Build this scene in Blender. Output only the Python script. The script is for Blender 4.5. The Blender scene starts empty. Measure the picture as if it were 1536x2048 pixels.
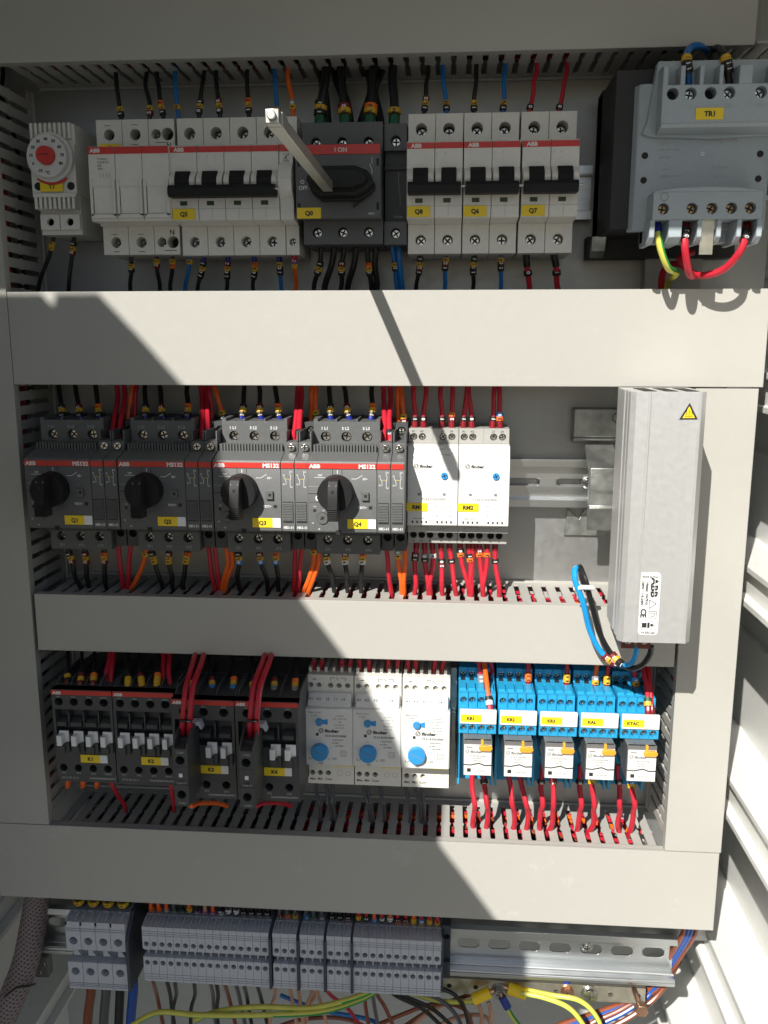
import bpy, bmesh, math, random
from mathutils import Vector, Matrix
random.seed(7)
S = 0.001                       # everything below is written in millimetres
COL = bpy.context.scene.collection
SC = bpy.context.scene
def W(x, z, p): return Vector((x*S, -p*S, z*S))   # x right, z up, p = distance in front of the mounting plate

# ------------------------------------------------------------------ camera
CX, CZ, CD, YAW, PIT, FPX = 0.0, 28.55, 641.34, -0.0756, -0.1927, 1740.57
def basis():
    cy, sy, cp, sp = math.cos(YAW), math.sin(YAW), math.cos(PIT), math.sin(PIT)
    return Vector((cy, -sy, 0)), Vector((-sy*sp, -cy*sp, cp)), Vector((sy*cp, cy*cp, sp))
R_, U_, F_ = basis()
cam = bpy.data.objects.new('camera', bpy.data.cameras.new('camera')); COL.objects.link(cam)
m3 = Matrix((R_, U_, -F_)).transposed()
cam.matrix_world = Matrix.Translation(W(CX, CZ, CD)) @ m3.to_4x4()
cam.data.sensor_fit = 'HORIZONTAL'; cam.data.sensor_width = 36
cam.data.lens = 36*FPX/1536; cam.data.clip_start = 0.01; cam.data.clip_end = 200
SC.camera = cam
def at(px, py, p):              # measured point of the photograph at a known distance in front of the plate, in mm
    d = F_ + R_*((px-768)/FPX) - U_*((py-1024)/FPX)
    t = (CD-p)/d.y
    return (CX+d.x*t, CZ+d.z*t, p)

# ------------------------------------------------------------------ light
L = Vector((0.282, 0.717, -0.637)).normalized()      # direction the sunlight travels
sun = bpy.data.objects.new('sun', bpy.data.lights.new('sun', 'SUN')); COL.objects.link(sun)
sun.data.energy = 5.0; sun.data.angle = math.radians(0.45); sun.data.color = (1, .965, .90)
sun.rotation_euler = L.to_track_quat('-Z', 'Y').to_euler()
w = bpy.data.worlds.new('World'); SC.world = w; w.use_nodes = True
nt = w.node_tree; bg = nt.nodes['Background']; sky = nt.nodes.new('ShaderNodeTexSky')
sky.sky_type = 'NISHITA'; sky.sun_disc = False
sky.sun_elevation = math.asin(-L.z); sky.sun_rotation = math.atan2(-L.x, -L.y) % (2*math.pi)
nt.links.new(sky.outputs[0], bg.inputs[0]); bg.inputs[1].default_value = 0.05
vs = SC.view_settings; vs.view_transform = 'Standard'; vs.look = 'None'; vs.gamma = 1; vs.use_curve_mapping = False
vs.exposure = 0.5

# ------------------------------------------------------------------ materials
MATS = {}
def mat(name, col, rough=.5, metal=0., vary=.06, bump=0., scale=300., bevel=.25, trans=0., spec=.5, scuff=0., stretch=(1,1,1), coat=0.):
    m = bpy.data.materials.new(name); m.use_nodes = True; t = m.node_tree; n = t.nodes; b = n['Principled BSDF']; l = t.links
    b.inputs['Base Color'].default_value = (*col, 1); b.inputs['Roughness'].default_value = rough
    b.inputs['Metallic'].default_value = metal; b.inputs['Specular IOR Level'].default_value = spec
    if trans: b.inputs['Transmission Weight'].default_value = trans
    if coat: b.inputs['Coat Weight'].default_value = coat
    tc = n.new('ShaderNodeTexCoord'); mp = n.new('ShaderNodeMapping'); mp.inputs['Scale'].default_value = stretch
    l.new(tc.outputs['Object'], mp.inputs[0])
    if vary:
        a = n.new('ShaderNodeTexNoise'); a.inputs['Scale'].default_value = scale*.25; a.inputs['Detail'].default_value = 5
        l.new(mp.outputs[0], a.inputs['Vector'])
        r = n.new('ShaderNodeMapRange'); r.inputs[1].default_value = .3; r.inputs[2].default_value = .7
        r.inputs[3].default_value = 1-vary; r.inputs[4].default_value = 1+vary
        l.new(a.outputs[0], r.inputs[0])
        hs = n.new('ShaderNodeMix'); hs.data_type = 'RGBA'; hs.blend_type = 'MULTIPLY'; hs.inputs[0].default_value = 1
        hs.inputs[6].default_value = (*col, 1); l.new(r.outputs[0], hs.inputs[7])
        out = hs.outputs[2]
        if scuff:
            a2 = n.new('ShaderNodeTexNoise'); a2.inputs['Scale'].default_value = 26; a2.inputs['Detail'].default_value = 9; a2.inputs['Roughness'].default_value = .72
            l.new(tc.outputs['Object'], a2.inputs['Vector'])
            r2 = n.new('ShaderNodeMapRange'); r2.inputs[1].default_value = .60; r2.inputs[2].default_value = .70; r2.inputs[3].default_value = 0; r2.inputs[4].default_value = scuff
            l.new(a2.outputs[0], r2.inputs[0])
            mx = n.new('ShaderNodeMix'); mx.data_type = 'RGBA'; l.new(r2.outputs[0], mx.inputs[0]); l.new(out, mx.inputs[6]); mx.inputs[7].default_value = (.72, .71, .68, 1)
            out = mx.outputs[2]
        l.new(out, b.inputs['Base Color'])
        r3 = n.new('ShaderNodeMapRange'); r3.inputs[3].default_value = max(.03, rough-.09); r3.inputs[4].default_value = min(1, rough+.09)
        l.new(a.outputs[0], r3.inputs[0]); l.new(r3.outputs[0], b.inputs['Roughness'])
    nrm = None
    if bevel:
        bv = n.new('ShaderNodeBevel'); bv.samples = 3; bv.inputs[0].default_value = bevel*S; nrm = bv.outputs[0]
    if bump:
        a = n.new('ShaderNodeTexNoise'); a.inputs['Scale'].default_value = scale; a.inputs['Detail'].default_value = 4
        l.new(mp.outputs[0], a.inputs['Vector'])
        bp = n.new('ShaderNodeBump'); bp.inputs['Strength'].default_value = bump; bp.inputs['Distance'].default_value = .0006
        l.new(a.outputs[0], bp.inputs['Height'])
        if nrm: l.new(nrm, bp.inputs['Normal'])
        nrm = bp.outputs[0]
    if nrm: l.new(nrm, b.inputs['Normal'])
    MATS[name] = m; return m
mat('duct', (.42, .41, .375), .42, vary=.008, bump=.12, scale=900, bevel=.8, scuff=.07)
mat('duct_scuffed', (.42, .41, .375), .42, vary=.008, bump=.12, scale=900, bevel=.8, scuff=.2)
mat('duct_wall', (.41, .40, .37), .5, vary=.04, bevel=.3)
mat('white_plastic', (.72, .70, .64), .38, vary=.03, bump=.05, scale=1500, bevel=.5)
mat('bright_white', (.68, .675, .65), .42, vary=.02, bump=.04, scale=1500, bevel=.5)
mat('red_strip', (.58, .035, .025), .4, vary=.04, bevel=.2)
mat('dark_grey', (.105, .108, .108), .5, vary=.06, bump=.12, scale=1600, bevel=.4)
mat('darker_grey', (.06, .062, .064), .5, vary=.06, bump=.1, scale=1600, bevel=.4)
mat('contactor_grey', (.062, .064, .064), .5, vary=.06, bump=.12, scale=1600, bevel=.4)
mat('black_plastic', (.014, .014, .015), .33, vary=.1, bump=.05, scale=1200, bevel=.5)
mat('black_matte', (.011, .011, .012), .55, vary=.1, bevel=.4, spec=.3)
mat('bar_steel', (.50, .50, .45), .38, .9, vary=.05, bevel=.3)
mat('light_grey', (.37, .365, .34), .42, vary=.03, bump=.05, scale=1500, bevel=.5)
mat('hole_dark', (.012, .012, .012), .7, vary=0, bevel=0)
mat('blue_grey', (.36, .41, .44), .45, vary=.04, bump=.08, scale=1400, bevel=.7)
mat('terminal_grey', (.50, .515, .56), .45, vary=.05, bump=.06, scale=1400, bevel=.3)
mat('terminal_recess', (.30, .315, .35), .5, vary=.05, bevel=.2)
mat('partition', (.045, .055, .07), .5, vary=.05, bevel=.3)
mat('relay_blue', (.022, .32, .58), .35, vary=.06, bump=.05, scale=1400, bevel=.4)
mat('knob_blue', (.03, .27, .62), .35, vary=.05, bevel=.3)
mat('orange_clip', (.85, .33, .03), .4, vary=.05)
mat('yellow_tag', (.86, .62, .015), .45, vary=.03, bevel=.1)
mat('white_tag', (.8, .8, .79), .45, vary=.02, bevel=.1)
mat('ink_black', (.02, .02, .02), .6, vary=0, bevel=0)
mat('ink_grey', (.20, .20, .195), .6, vary=0, bevel=0)
mat('ink_white', (.74, .74, .72), .6, vary=0, bevel=0)
mat('ink_dim', (.36, .37, .37), .6, vary=0, bevel=0)
mat('window_green', (.03, .055, .018), .4, vary=0)
mat('steel', (.62, .62, .60), .28, 1., vary=.1, bump=.1, scale=1500, bevel=.3)
mat('screw_zinc', (.66, .66, .63), .25, 1., vary=.12, bump=.15, scale=1200, bevel=.3)
mat('brass_dull', (.50, .36, .20), .4, 1., vary=.15, bevel=.3)
mat('copper_dull', (.55, .33, .22), .38, 1., vary=.15, bevel=.3)
mat('rail_zinc', (.62, .64, .64), .30, 1., vary=.06, bump=.06, scale=400, bevel=.5, stretch=(.08, 1, 1))
mat('aluminium', (.67, .67, .66), .42, .65, vary=.02, bump=.05, scale=1200, bevel=.4)
mat('bracket_zinc', (.42, .43, .41), .42, .9, vary=.22, bump=.3, scale=500, bevel=.5)
mat('brass_bar', (.62, .58, .47), .33, .9, vary=.1, bump=.2, scale=500, bevel=.3)
mat('enclosure_paint', (.70, .70, .67), .5, vary=.03, bump=.1, scale=600, bevel=1.2)
mat('back_paint', (.42, .43, .42), .5, vary=.03, bump=.1, scale=600, bevel=0)
mat('core_black', (.022, .022, .022), .6, vary=.1, bump=.3, scale=600)
mat('clear_cover', (.17, .17, .165), .18, vary=.2, bump=.25, scale=300, trans=.2, bevel=.3)
mat('concrete', (.10, .10, .09), .9, vary=.15, bump=.0, scale=20, bevel=0)
mat('terminal_brown', (.13, .03, .02), .4)
mat('nylon', (.78, .78, .76), .4, vary=.05)
mat('braid', (.16, .13, .13), .6, vary=.15, bevel=0)
WC = {'k': ('wire_black', (.012, .012, .013)), 'b': ('wire_blue', (.012, .15, .45)), 'r': ('wire_red', (.47, .018, .035)), 'o': ('wire_orange', (.80, .13, .015)),
      'g': ('wire_grey', (.09, .09, .10)), 'G': ('wire_green', (.03, .27, .05)), 'y': ('wire_yellow', (.62, .58, .10)), 'n': ('wire_brown', (.22, .055, .022)),
      'p': ('wire_beige', (.52, .28, .18)), 'B': ('ferrule_blue', (.01, .02, .22)), 'E': ('ferrule_green', (.01, .11, .05)), 'R': ('ferrule_red', (.22, .01, .015)),
      'c': ('cable_blue', (.01, .30, .70)), 'd': ('cable_darkblue', (.01, .07, .33)), 'h':('strand', (.6, .25, .12))}
for k, (nme, c) in WC.items(): mat(nme, c, .32, vary=.08, bump=.05, scale=500, bevel=0, spec=.45)
DIG = {'0': ((.012,)*3, 1), '1': ((.02, .015, .012), 1), '2': ((.16, .012, .015), 1), '3': ((.80, .16, .02), 0), '4': ((.66, .38, .02), 0), '5': ((.02, .07, .03), 1),
       '6': ((.05, .25, .6), 1), '7': ((.25, .08, .25), 1), '8': ((.25, .25, .26), 1), '9': ((.7, .7, .7), 0), 'L': ((.64, .38, .025), 0), 'N': ((.60, .36, .03), 0), 'o': ((.62, .12, .02), 0)}
for k, (c, f) in DIG.items(): mat('sleeve_'+k, c, .45, vary=.05, bevel=0)
def galv():                                       # galvanised sheet: spangle + dull patches
    m = mat('galvanised', (.52, .53, .52), .42, .85, vary=.05, bump=.0, bevel=0); t = m.node_tree; n = t.nodes; l = t.links; b = n['Principled BSDF']
    tc = n.new('ShaderNodeTexCoord'); v = n.new('ShaderNodeTexVoronoi'); v.inputs['Scale'].default_value = 260; l.new(tc.outputs['Object'], v.inputs['Vector'])
    r = n.new('ShaderNodeMapRange'); r.inputs[3].default_value = .42; r.inputs[4].default_value = .50; l.new(v.outputs['Color'], r.inputs[0]); l.new(r.outputs[0], b.inputs['Roughness'])
    c = n.new('ShaderNodeMix'); c.data_type = 'RGBA'; c.inputs[6].default_value = (.365, .37, .365, 1); c.inputs[7].default_value = (.405, .41, .40, 1)
    a = n.new('ShaderNodeTexNoise'); a.inputs['Scale'].default_value = 9; a.inputs['Detail'].default_value = 2; l.new(tc.outputs['Object'], a.inputs['Vector'])
    ad = n.new('ShaderNodeMath'); ad.operation = 'ADD'; mu = n.new('ShaderNodeMath'); mu.operation = 'MULTIPLY'; mu.inputs[1].default_value = .35
    l.new(v.outputs['Color'], mu.inputs[0]); l.new(mu.outputs[0], ad.inputs[0]); l.new(a.outputs[0], ad.inputs[1]); l.new(ad.outputs[0], c.inputs[0]); l.new(c.outputs[2], b.inputs['Base Color'])
galv()
def braid():
    m = MATS['braid']; t = m.node_tree; n = t.nodes; l = t.links; b = n['Principled BSDF']
    uv = n.new('ShaderNodeTexCoord'); 
    def wave(rot):
        mp = n.new('ShaderNodeMapping'); mp.inputs['Rotation'].default_value = (0, rot, 0); l.new(uv.outputs['Object'], mp.inputs[0])
        wv = n.new('ShaderNodeTexWave'); wv.inputs['Scale'].default_value = 110; wv.bands_direction = 'Z'; l.new(mp.outputs[0], wv.inputs[0]); return wv.outputs['Fac']
    mn = n.new('ShaderNodeMath'); mn.operation = 'MAXIMUM'; l.new(wave(.75), mn.inputs[0]); l.new(wave(-.55), mn.inputs[1])
    c = n.new('ShaderNodeMix'); c.data_type = 'RGBA'; c.inputs[6].default_value = (.03, .028, .03, 1); c.inputs[7].default_value = (.30, .23, .23, 1)
    l.new(mn.outputs[0], c.inputs[0]); l.new(c.outputs[2], b.inputs['Base Color'])
braid()

# ------------------------------------------------------------------ mesh helpers
TXT = {}
def glyphs(s, bold):
    k = (s, bold)
    if k not in TXT:
        cu = bpy.data.curves.new('t', 'FONT'); cu.body = s; cu.size = 1; cu.resolution_u = 2
        cu.offset = .045 if bold else .018
        ob = bpy.data.objects.new('t', cu); me = bpy.data.meshes.new_from_object(ob)
        v = [(a.co.x, a.co.y) for a in me.vertices]; f = [tuple(q.vertices) for q in me.polygons]
        bpy.data.objects.remove(ob); bpy.data.curves.remove(cu); bpy.data.meshes.remove(me)
        xs = [a[0] for a in v] or [0]
        TXT[k] = (v, f, min(xs), max(xs))
    return TXT[k]
class M:
    def __init__(s): s.v = []; s.f = []; s.m = []; s.names = []
    def mi(s, n):
        if n not in s.names: s.names.append(n)
        return s.names.index(n)
    def add(s, vs, fs, m):
        o = len(s.v); s.v += vs; i = s.mi(m)
        for f in fs: s.f.append(tuple(a+o for a in f)); s.m.append(i)
        return s
    def box(s, x0, x1, z0, z1, p0, p1, m):
        return s.add([(x, z, p) for p in (p0, p1) for z in (z0, z1) for x in (x0, x1)], [(0, 1, 3, 2), (4, 6, 7, 5), (0, 4, 5, 1), (2, 3, 7, 6), (0, 2, 6, 4), (1, 5, 7, 3)], m)
    def ext(s, poly, a, b, m, ax):                  # extrude a polygon along ax
        n = len(poly); f = {'x': lambda q, t: (t, q[1], q[0]), 'p': lambda q, t: (q[0], q[1], t), 'z': lambda q, t: (q[0], t, q[1])}[ax]
        return s.add([f(q, a) for q in poly]+[f(q, b) for q in poly], [tuple(range(n)), tuple(range(2*n-1, n-1, -1))]+[(i, (i+1) % n, n+(i+1) % n, n+i) for i in range(n)], m)
    def px(s, poly, x0, x1, m): return s.ext(poly, x0, x1, m, 'x')     # poly of (p,z)
    def pp(s, poly, p0, p1, m): return s.ext(poly, p0, p1, m, 'p')     # poly of (x,z)
    def pz(s, poly, z0, z1, m): return s.ext(poly, z0, z1, m, 'z')     # poly of (x,p)
    def cyl(s, cx, cz, r, p0, p1, m, n=20, r1=None):
        r1 = r if r1 is None else r1
        return s.add([(cx+r*math.cos(6.2832*i/n), cz+r*math.sin(6.2832*i/n), p0) for i in range(n)]+[(cx+r1*math.cos(6.2832*i/n), cz+r1*math.sin(6.2832*i/n), p1) for i in range(n)],
                     [tuple(range(n)), tuple(range(2*n-1, n-1, -1))]+[(i, (i+1) % n, n+(i+1) % n, n+i) for i in range(n)], m)
    def cylx(s, x0, x1, cz, cp, r, m, n=16):
        return s.px([(cp+r*math.cos(6.2832*i/n), cz+r*math.sin(6.2832*i/n)) for i in range(n)], x0, x1, m)
    def ring(s, cx, cz, r, wd, p, m, n=28, a0=0, a1=6.2832, t=.06):
        vs = []; fs = []
        for i in range(n+1):
            a = a0+(a1-a0)*i/n
            for rr in (r, r-wd): vs.append((cx+rr*math.cos(a), cz+rr*math.sin(a), p+t))
        for i in range(n): fs.append((2*i, 2*i+1, 2*i+3, 2*i+2))
        return s.add(vs, fs, m)
    def line(s, pts, wd, p, m, t=.07):
        for (x0, z0), (x1, z1) in zip(pts, pts[1:]):
            d = math.hypot(x1-x0, z1-z0) or 1; nx, nz = -(z1-z0)/d*wd/2, (x1-x0)/d*wd/2
            s.add([(x0+nx, z0+nz, p+t), (x0-nx, z0-nz, p+t), (x1-nx, z1-nz, p+t), (x1+nx, z1+nz, p+t)], [(0, 1, 2, 3)], m)
        return s
    def text(s, st, x, z, p, h, m, bold=False, rot=0, sx=1., al='c', t=.08):
        v, f, a, b = glyphs(st, bold); k = h/.72; off = {'c': (a+b)/2, 'l': a, 'r': b}[al]
        c, sn = math.cos(rot), math.sin(rot)
        return s.add([(x+((q[0]-off)*k*sx)*c-((q[1]-.36)*k)*sn, z+((q[0]-off)*k*sx)*sn+((q[1]-.36)*k)*c, p+t) for q in v], f, m)
    def holed(s, x0, x1, z0, z1, pf, pb, holes, m, depth=9., mh=None, n=20):
        """block whose front face has real round recesses, holes = [(cx,cz,r)] in one row"""
        holes = sorted(holes); xs = [x0]+[(a[0]+b[0])/2 for a, b in zip(holes, holes[1:])]+[x1]
        for (cx, cz, r), a, b in zip(holes, xs, xs[1:]):
            an = sorted([6.28318*i/n for i in range(n)]+[math.atan2(zz-cz, xx-cx) % 6.28318 for xx in (a, b) for zz in (z0, z1)])
            vs = []; N = len(an)
            for t in an:
                c, sn = math.cos(t), math.sin(t)
                k = min([(b-cx)/c if c > 1e-9 else 1e9, (a-cx)/c if c < -1e-9 else 1e9, (z1-cz)/sn if sn > 1e-9 else 1e9, (z0-cz)/sn if sn < -1e-9 else 1e9])
                vs.append((cx+k*c, cz+k*sn, pf))
            for pr in (pf, pf-depth): vs += [(cx+r*math.cos(t), cz+r*math.sin(t), pr) for t in an]
            s.add(vs, [(i, (i+1) % N, N+(i+1) % N, N+i) for i in range(N)], m)
            s.add(vs[N:], [(i, (i+1) % N, N+(i+1) % N, N+i) for i in range(N)], m)
            s.add(vs[2*N:], [tuple(range(N))], mh or m)
        return s.add([(x, z, p) for p in (pb, pf) for z in (z0, z1) for x in (x0, x1)], [(0, 1, 3, 2), (0, 4, 5, 1), (2, 3, 7, 6), (0, 2, 6, 4), (1, 5, 7, 3)], m)
    def build(s, name, parent=None, bev=0.):
        me = bpy.data.meshes.new(name); me.from_pydata([(x*S, -p*S, z*S) for x, z, p in s.v], [], s.f)
        for n in s.names: me.materials.append(MATS[n])
        me.polygons.foreach_set('material_index', s.m)
        bm = bmesh.new(); bm.from_mesh(me); bmesh.ops.recalc_face_normals(bm, faces=bm.faces); bm.to_mesh(me); bm.free()
        me.shade_smooth(); me.set_sharp_from_angle(angle=math.radians(32))
        return me
    def obj(s, name, parent=None, bev=0.):
        o = bpy.data.objects.new(name, s.build(name)); COL.objects.link(o)
        if parent: o.parent = parent
        if bev:
            b = o.modifiers.new('bevel', 'BEVEL'); b.width = bev*S; b.segments = 2; b.limit_method = 'ANGLE'; b.angle_limit = math.radians(40)
        return o
def tag(o, label, cat, group=None, kind=None):
    if label: o['label'] = label
    if cat: o['category'] = cat
    if group: o['group'] = group
    if kind: o['kind'] = kind
    return o
def thing(name, label, cat, x, z, p=0, group=None):
    o = bpy.data.objects.new(name, None); o.empty_display_size = .01; COL.objects.link(o); o.location = W(x, z, p)
    return tag(o, label, cat, group)
SHARE = {}
def shared(key, name, parent, fn, x=0, z=0, p=0, rot=0):       # repeated small part: one mesh, many objects
    if key not in SHARE: SHARE[key] = fn().build(name)
    o = bpy.data.objects.new(name, SHARE[key]); COL.objects.link(o); o.parent = parent; o.location = W(x, z, p); o.rotation_euler = (0, rot, 0)
    return o
def screw_mesh(r, m='screw_zinc'):
    q = M().cyl(0, 0, r, -3, -.35, m, 18).cyl(0, 0, r, -.35, 0, m, 18, r*.86)
    for a, b in ((r*.72, r*.15), (r*.15, r*.72)): q.box(-a, a, -b, b, -.3, .05, 'hole_dark')
    return q.ring(0, 0, r*1.0, r*.12, 0, 'ink_black', 18, t=-.3)
def screw(parent, x, z, p, r, m='screw_zinc'):
    return shared(('screw', r, m), 'screw', parent, lambda: screw_mesh(r, m), x, z, p, random.uniform(-.9, .9))
def name_tag(parent, st, x0, x1, z0, z1, p, white=None, h=2.7):
    j = random.uniform(-.3, .3); x0 += j; x1 += j; z0 += j*.5; z1 += j*.7
    q = M().box(x0, x1, z0, z1, p-.2, p+.35, 'yellow_tag').text(st, (x0+x1)/2, (z0+z1)/2, p+.35, h, 'ink_black', True)
    if white: q.box(x1, white, z0, z1, p-.2, p+.33, 'white_tag')
    return q.obj('name_tag', parent)
def logo(q, x, z, p, h, m):          # three-letter maker's mark, split by a fine cut
    q.text('ABB', x, z, p, h, m, True, sx=1.12, al='l')
def finder(q, x, z, p, h, m='ink_grey', sx=1.25):
    q.ring(x+h*.75, z, h*.75, h*.17, p, m); q.line([(x+h*.45, z+h*.3), (x+h*.45, z-h*.25), (x+h*.8, z-h*.35)], h*.18, p, m); q.line([(x+h*.75, z+h*.4), (x+h*1.1, z+h*.3), (x+h*1.0, z-h*.3)], h*.18, p, m)
    q.text('finder', x+h*1.8, z, p, h*.95, m, True, sx=sx, al='l')
NTH = ['first', 'second', 'third', 'fourth', 'fifth', 'sixth', 'seventh', 'eighth', 'ninth', 'tenth', 'eleventh', 'twelfth', 'thirteenth', 'fourteenth', 'fifteenth', 'sixteenth', 'seventeenth']

def spline(P, step=2.0):
    out = []; n = len(P)
    for i in range(n-1):
        a, b, c, d = P[max(i-1, 0)], P[i], P[i+1], P[min(i+2, n-1)]
        k = max(2, int(math.dist(b, c)/step))
        for j in range(k):
            t = j/k
            out.append(tuple(.5*((2*b[e])+(-a[e]+c[e])*t+(2*a[e]-5*b[e]+4*c[e]-d[e])*t*t+(-a[e]+3*b[e]-3*c[e]+d[e])*t**3) for e in range(3)))
    return out+[tuple(P[-1])]
def tube(q, P, r, m, n=9, m2=None, cap=True):
    vs = []; fs = []; fs2 = []; N = len(P); up = None
    for i in range(N):
        a = Vector(P[max(i-1, 0)]); b = Vector(P[min(i+1, N-1)]); d = (b-a).normalized()
        if up is None: up = d.orthogonal().normalized()
        up = (up-d*up.dot(d)).normalized(); sd = d.cross(up)
        for k in range(n):
            t = 6.2832*k/n; c = Vector(P[i])+(up*math.cos(t)+sd*math.sin(t))*r; vs.append(tuple(c))
    for i in range(N-1):
        for k in range(n):
            f = (i*n+k, i*n+(k+1) % n, (i+1)*n+(k+1) % n, (i+1)*n+k)
            (fs2 if m2 and ((k+n//3+n//2+i//60) % n) < n*.34 else fs).append(f)
    if cap: fs += [tuple(range(n)), tuple(range(N*n-1, (N-1)*n-1, -1))]
    q.add(vs, fs, m)
    if m2:
        o = len(q.v)-len(vs); i2 = q.mi(m2)
        for f in fs2: q.f.append(tuple(a+o for a in f)); q.m.append(i2)
    return q
def along(P, s0, s1):
    out = []; acc = 0
    for a, b in zip(P, P[1:]):
        d = math.dist(a, b)
        if acc+d >= s0 and not out: t = (s0-acc)/d; out.append(tuple(a[i]+(b[i]-a[i])*t for i in range(3)))
        if out and acc+d >= s1: t = (s1-acc)/d; out.append(tuple(a[i]+(b[i]-a[i])*t for i in range(3))); return out
        if out and acc+d > s0: out.append(b)
        acc += d
    return out
def wire(label, c, pts, r=1.45, sl='', sd=6., ferr=None, group=None, name='wire', fl=5., cat='wire', step=2., chl=3.0, sr=0):
    P = spline(pts, step); q = M()
    if c == 'G': tube(q, P, r, WC['y'][0], 12, WC['G'][0])
    else: tube(q, P, r, WC[c][0])
    o = q.obj(name); tag(o, label, cat, group)
    if ferr:
        seg = along(P, 0, fl)
        if len(seg) > 1: tube(M(), seg, r*1.25, WC[ferr][0]).obj('ferrule', o) if False else tube_obj(seg, r*1.25, WC[ferr][0], 'ferrule', o)
    if sl:
        q = M(); s = sd
        for ch in sl:
            if ch != ' ':
                seg = along(P, s, s+chl)
                if len(seg) > 1:
                    k = '7' if ch == '7' else ch
                    tube(q, seg, max(r*1.5, 2.25, sr), 'sleeve_'+(ch if ch in DIG else '8'), 10)
                    a, b = Vector(seg[0]), Vector(seg[-1]); mid = (a+b)/2; d = b-a
                    ang = math.atan2(d.y, d.x)
                    if math.sin(ang) < 0: ang += math.pi
                    wht = DIG.get(ch, ((0,), 1))[1]
                    if ch != 'o': q.text(ch, mid.x, mid.y, mid.z+max(r*1.5, 2.25, sr), 2.3, 'ink_white' if wht else 'ink_black', True, rot=ang, t=.12)
            s += chl
        q.obj('marker_sleeve', o)
    return o
def tube_obj(seg, r, m, name, parent): return tube(M(), seg, r, m).obj(name, parent)
def solo(q, name, label, cat, group=None, kind=None, bev=0): return tag(q.obj(name, None, bev), label, cat, group, kind)

# ================================================================== the enclosure and the plate
solo(M().box(-362, 216, -446, 300, -3, 0, 'galvanised'), 'mounting_plate', 'bare galvanised mounting plate behind all the devices, seen between the ducts', 'metal plate', kind='structure')
q = M().box(-420, 262, -760, 420, -174, -170, 'back_paint'); solo(q, 'enclosure_back_wall', None, None, kind='structure')
def side_wall(xw, s, name):
    q = M().box(min(xw, xw+3*s), max(xw, xw+3*s), -760, 420, -170, 300, 'enclosure_paint')
    for z in (150, 8, -128, -292, -438, -590):      # moulded ledges run from the back towards the door
        q.box(min(xw, xw-38*s), max(xw, xw-38*s), z-4, z, -170, 296, 'enclosure_paint')
        q.box(min(xw, xw-34*s), max(xw, xw-34*s), z-22, z-4, -170, 290, 'enclosure_paint')
        q.box(min(xw, xw-42*s), max(xw, xw-42*s), z-26, z-22, -170, 296, 'enclosure_paint')
    for z in (80, -60, -210, -365, -515): q.box(min(xw, xw-3*s), max(xw, xw-3*s), z-1.5, z+1.5, -170, 296, 'enclosure_paint')
    return solo(q, name, None, None, kind='structure')
side_wall(250, 1, 'enclosure_right_wall'); side_wall(-412, -1, 'enclosure_left_wall')
solo(M().box(-420, 262, 300, 306, -34, 331, 'enclosure_paint'), 'enclosure_roof', None, None, kind='structure')
# added unseen panel beyond the frame, its edge cut to shade the left half
shade_edge = []
nk = []                                              # small nick in the added panel's top edge lets one spot of sun through
for x, z in [(-273, 61), (-266.5, 53.5), (-264, 55), (-262.5, 61)]:
    t = (640-64)/L.y; nk.append((x-L.x*t, z-L.z*t))
for x, z in [(-234, 61), (-206, 31), (-179, 0), (-140, -68), (-102, -147), (-71, -189), (-40, -240), (-3, -331), (19, -361), (40, -391), (52, -450), (60, -560)]:
    t = (640-64)/L.y; shade_edge.append((x+L.x*-t, z-L.z*t))
solo(M().pp([(-1000, shade_edge[0][1])]+nk+shade_edge+[(-1000, shade_edge[-1][1])], 640, 652, 'enclosure_paint'), 'added_shade_panel', 'pale unseen panel added left of the camera to cast shade', 'shade panel')
g = M().add([(-9000, -1500, -4000), (9000, -1500, -4000), (9000, -1500, 9000), (-9000, -1500, 9000)], [(0, 1, 2, 3)], 'concrete'); solo(g, 'ground', None, None, kind='structure')

# ------------------------------------------------------------------ slotted cable ducts
F = 64
def slots(q, a0, a1, c, th, axis, pitch=10.):
    """wall of a duct: a solid foot and free fingers with a notch half way and a broad head"""
    def put(poly): (q.px([(p, u) for u, p in poly], c, c+th, 'duct_wall') if axis == 'z' else q.add([(u, c, p) for u, p in poly]+[(u, c+th, p) for u, p in poly],
        [tuple(range(len(poly))), tuple(range(2*len(poly)-1, len(poly)-1, -1))]+[(i, (i+1) % len(poly), len(poly)+(i+1) % len(poly), len(poly)+i) for i in range(len(poly))], 'duct_wall'))
    put([(a0, 0), (a1, 0), (a1, 8), (a0, 8)])
    n = int((a1-a0)/pitch)
    for i in range(n):
        u = a0+(i+.5)*pitch+(a1-a0-n*pitch)/2; j = random.uniform(-.25, .25)
        h = [(3.15, 8), (3.15, 34+j), (3.9, 35.2), (3.9, 37), (3.15, 38.2), (3.15, 53), (4.3, 55.5), (4.3, F-3)]
        put([(u+a, p) for a, p in h]+[(u-a, p) for a, p in reversed(h)])
    return q
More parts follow.
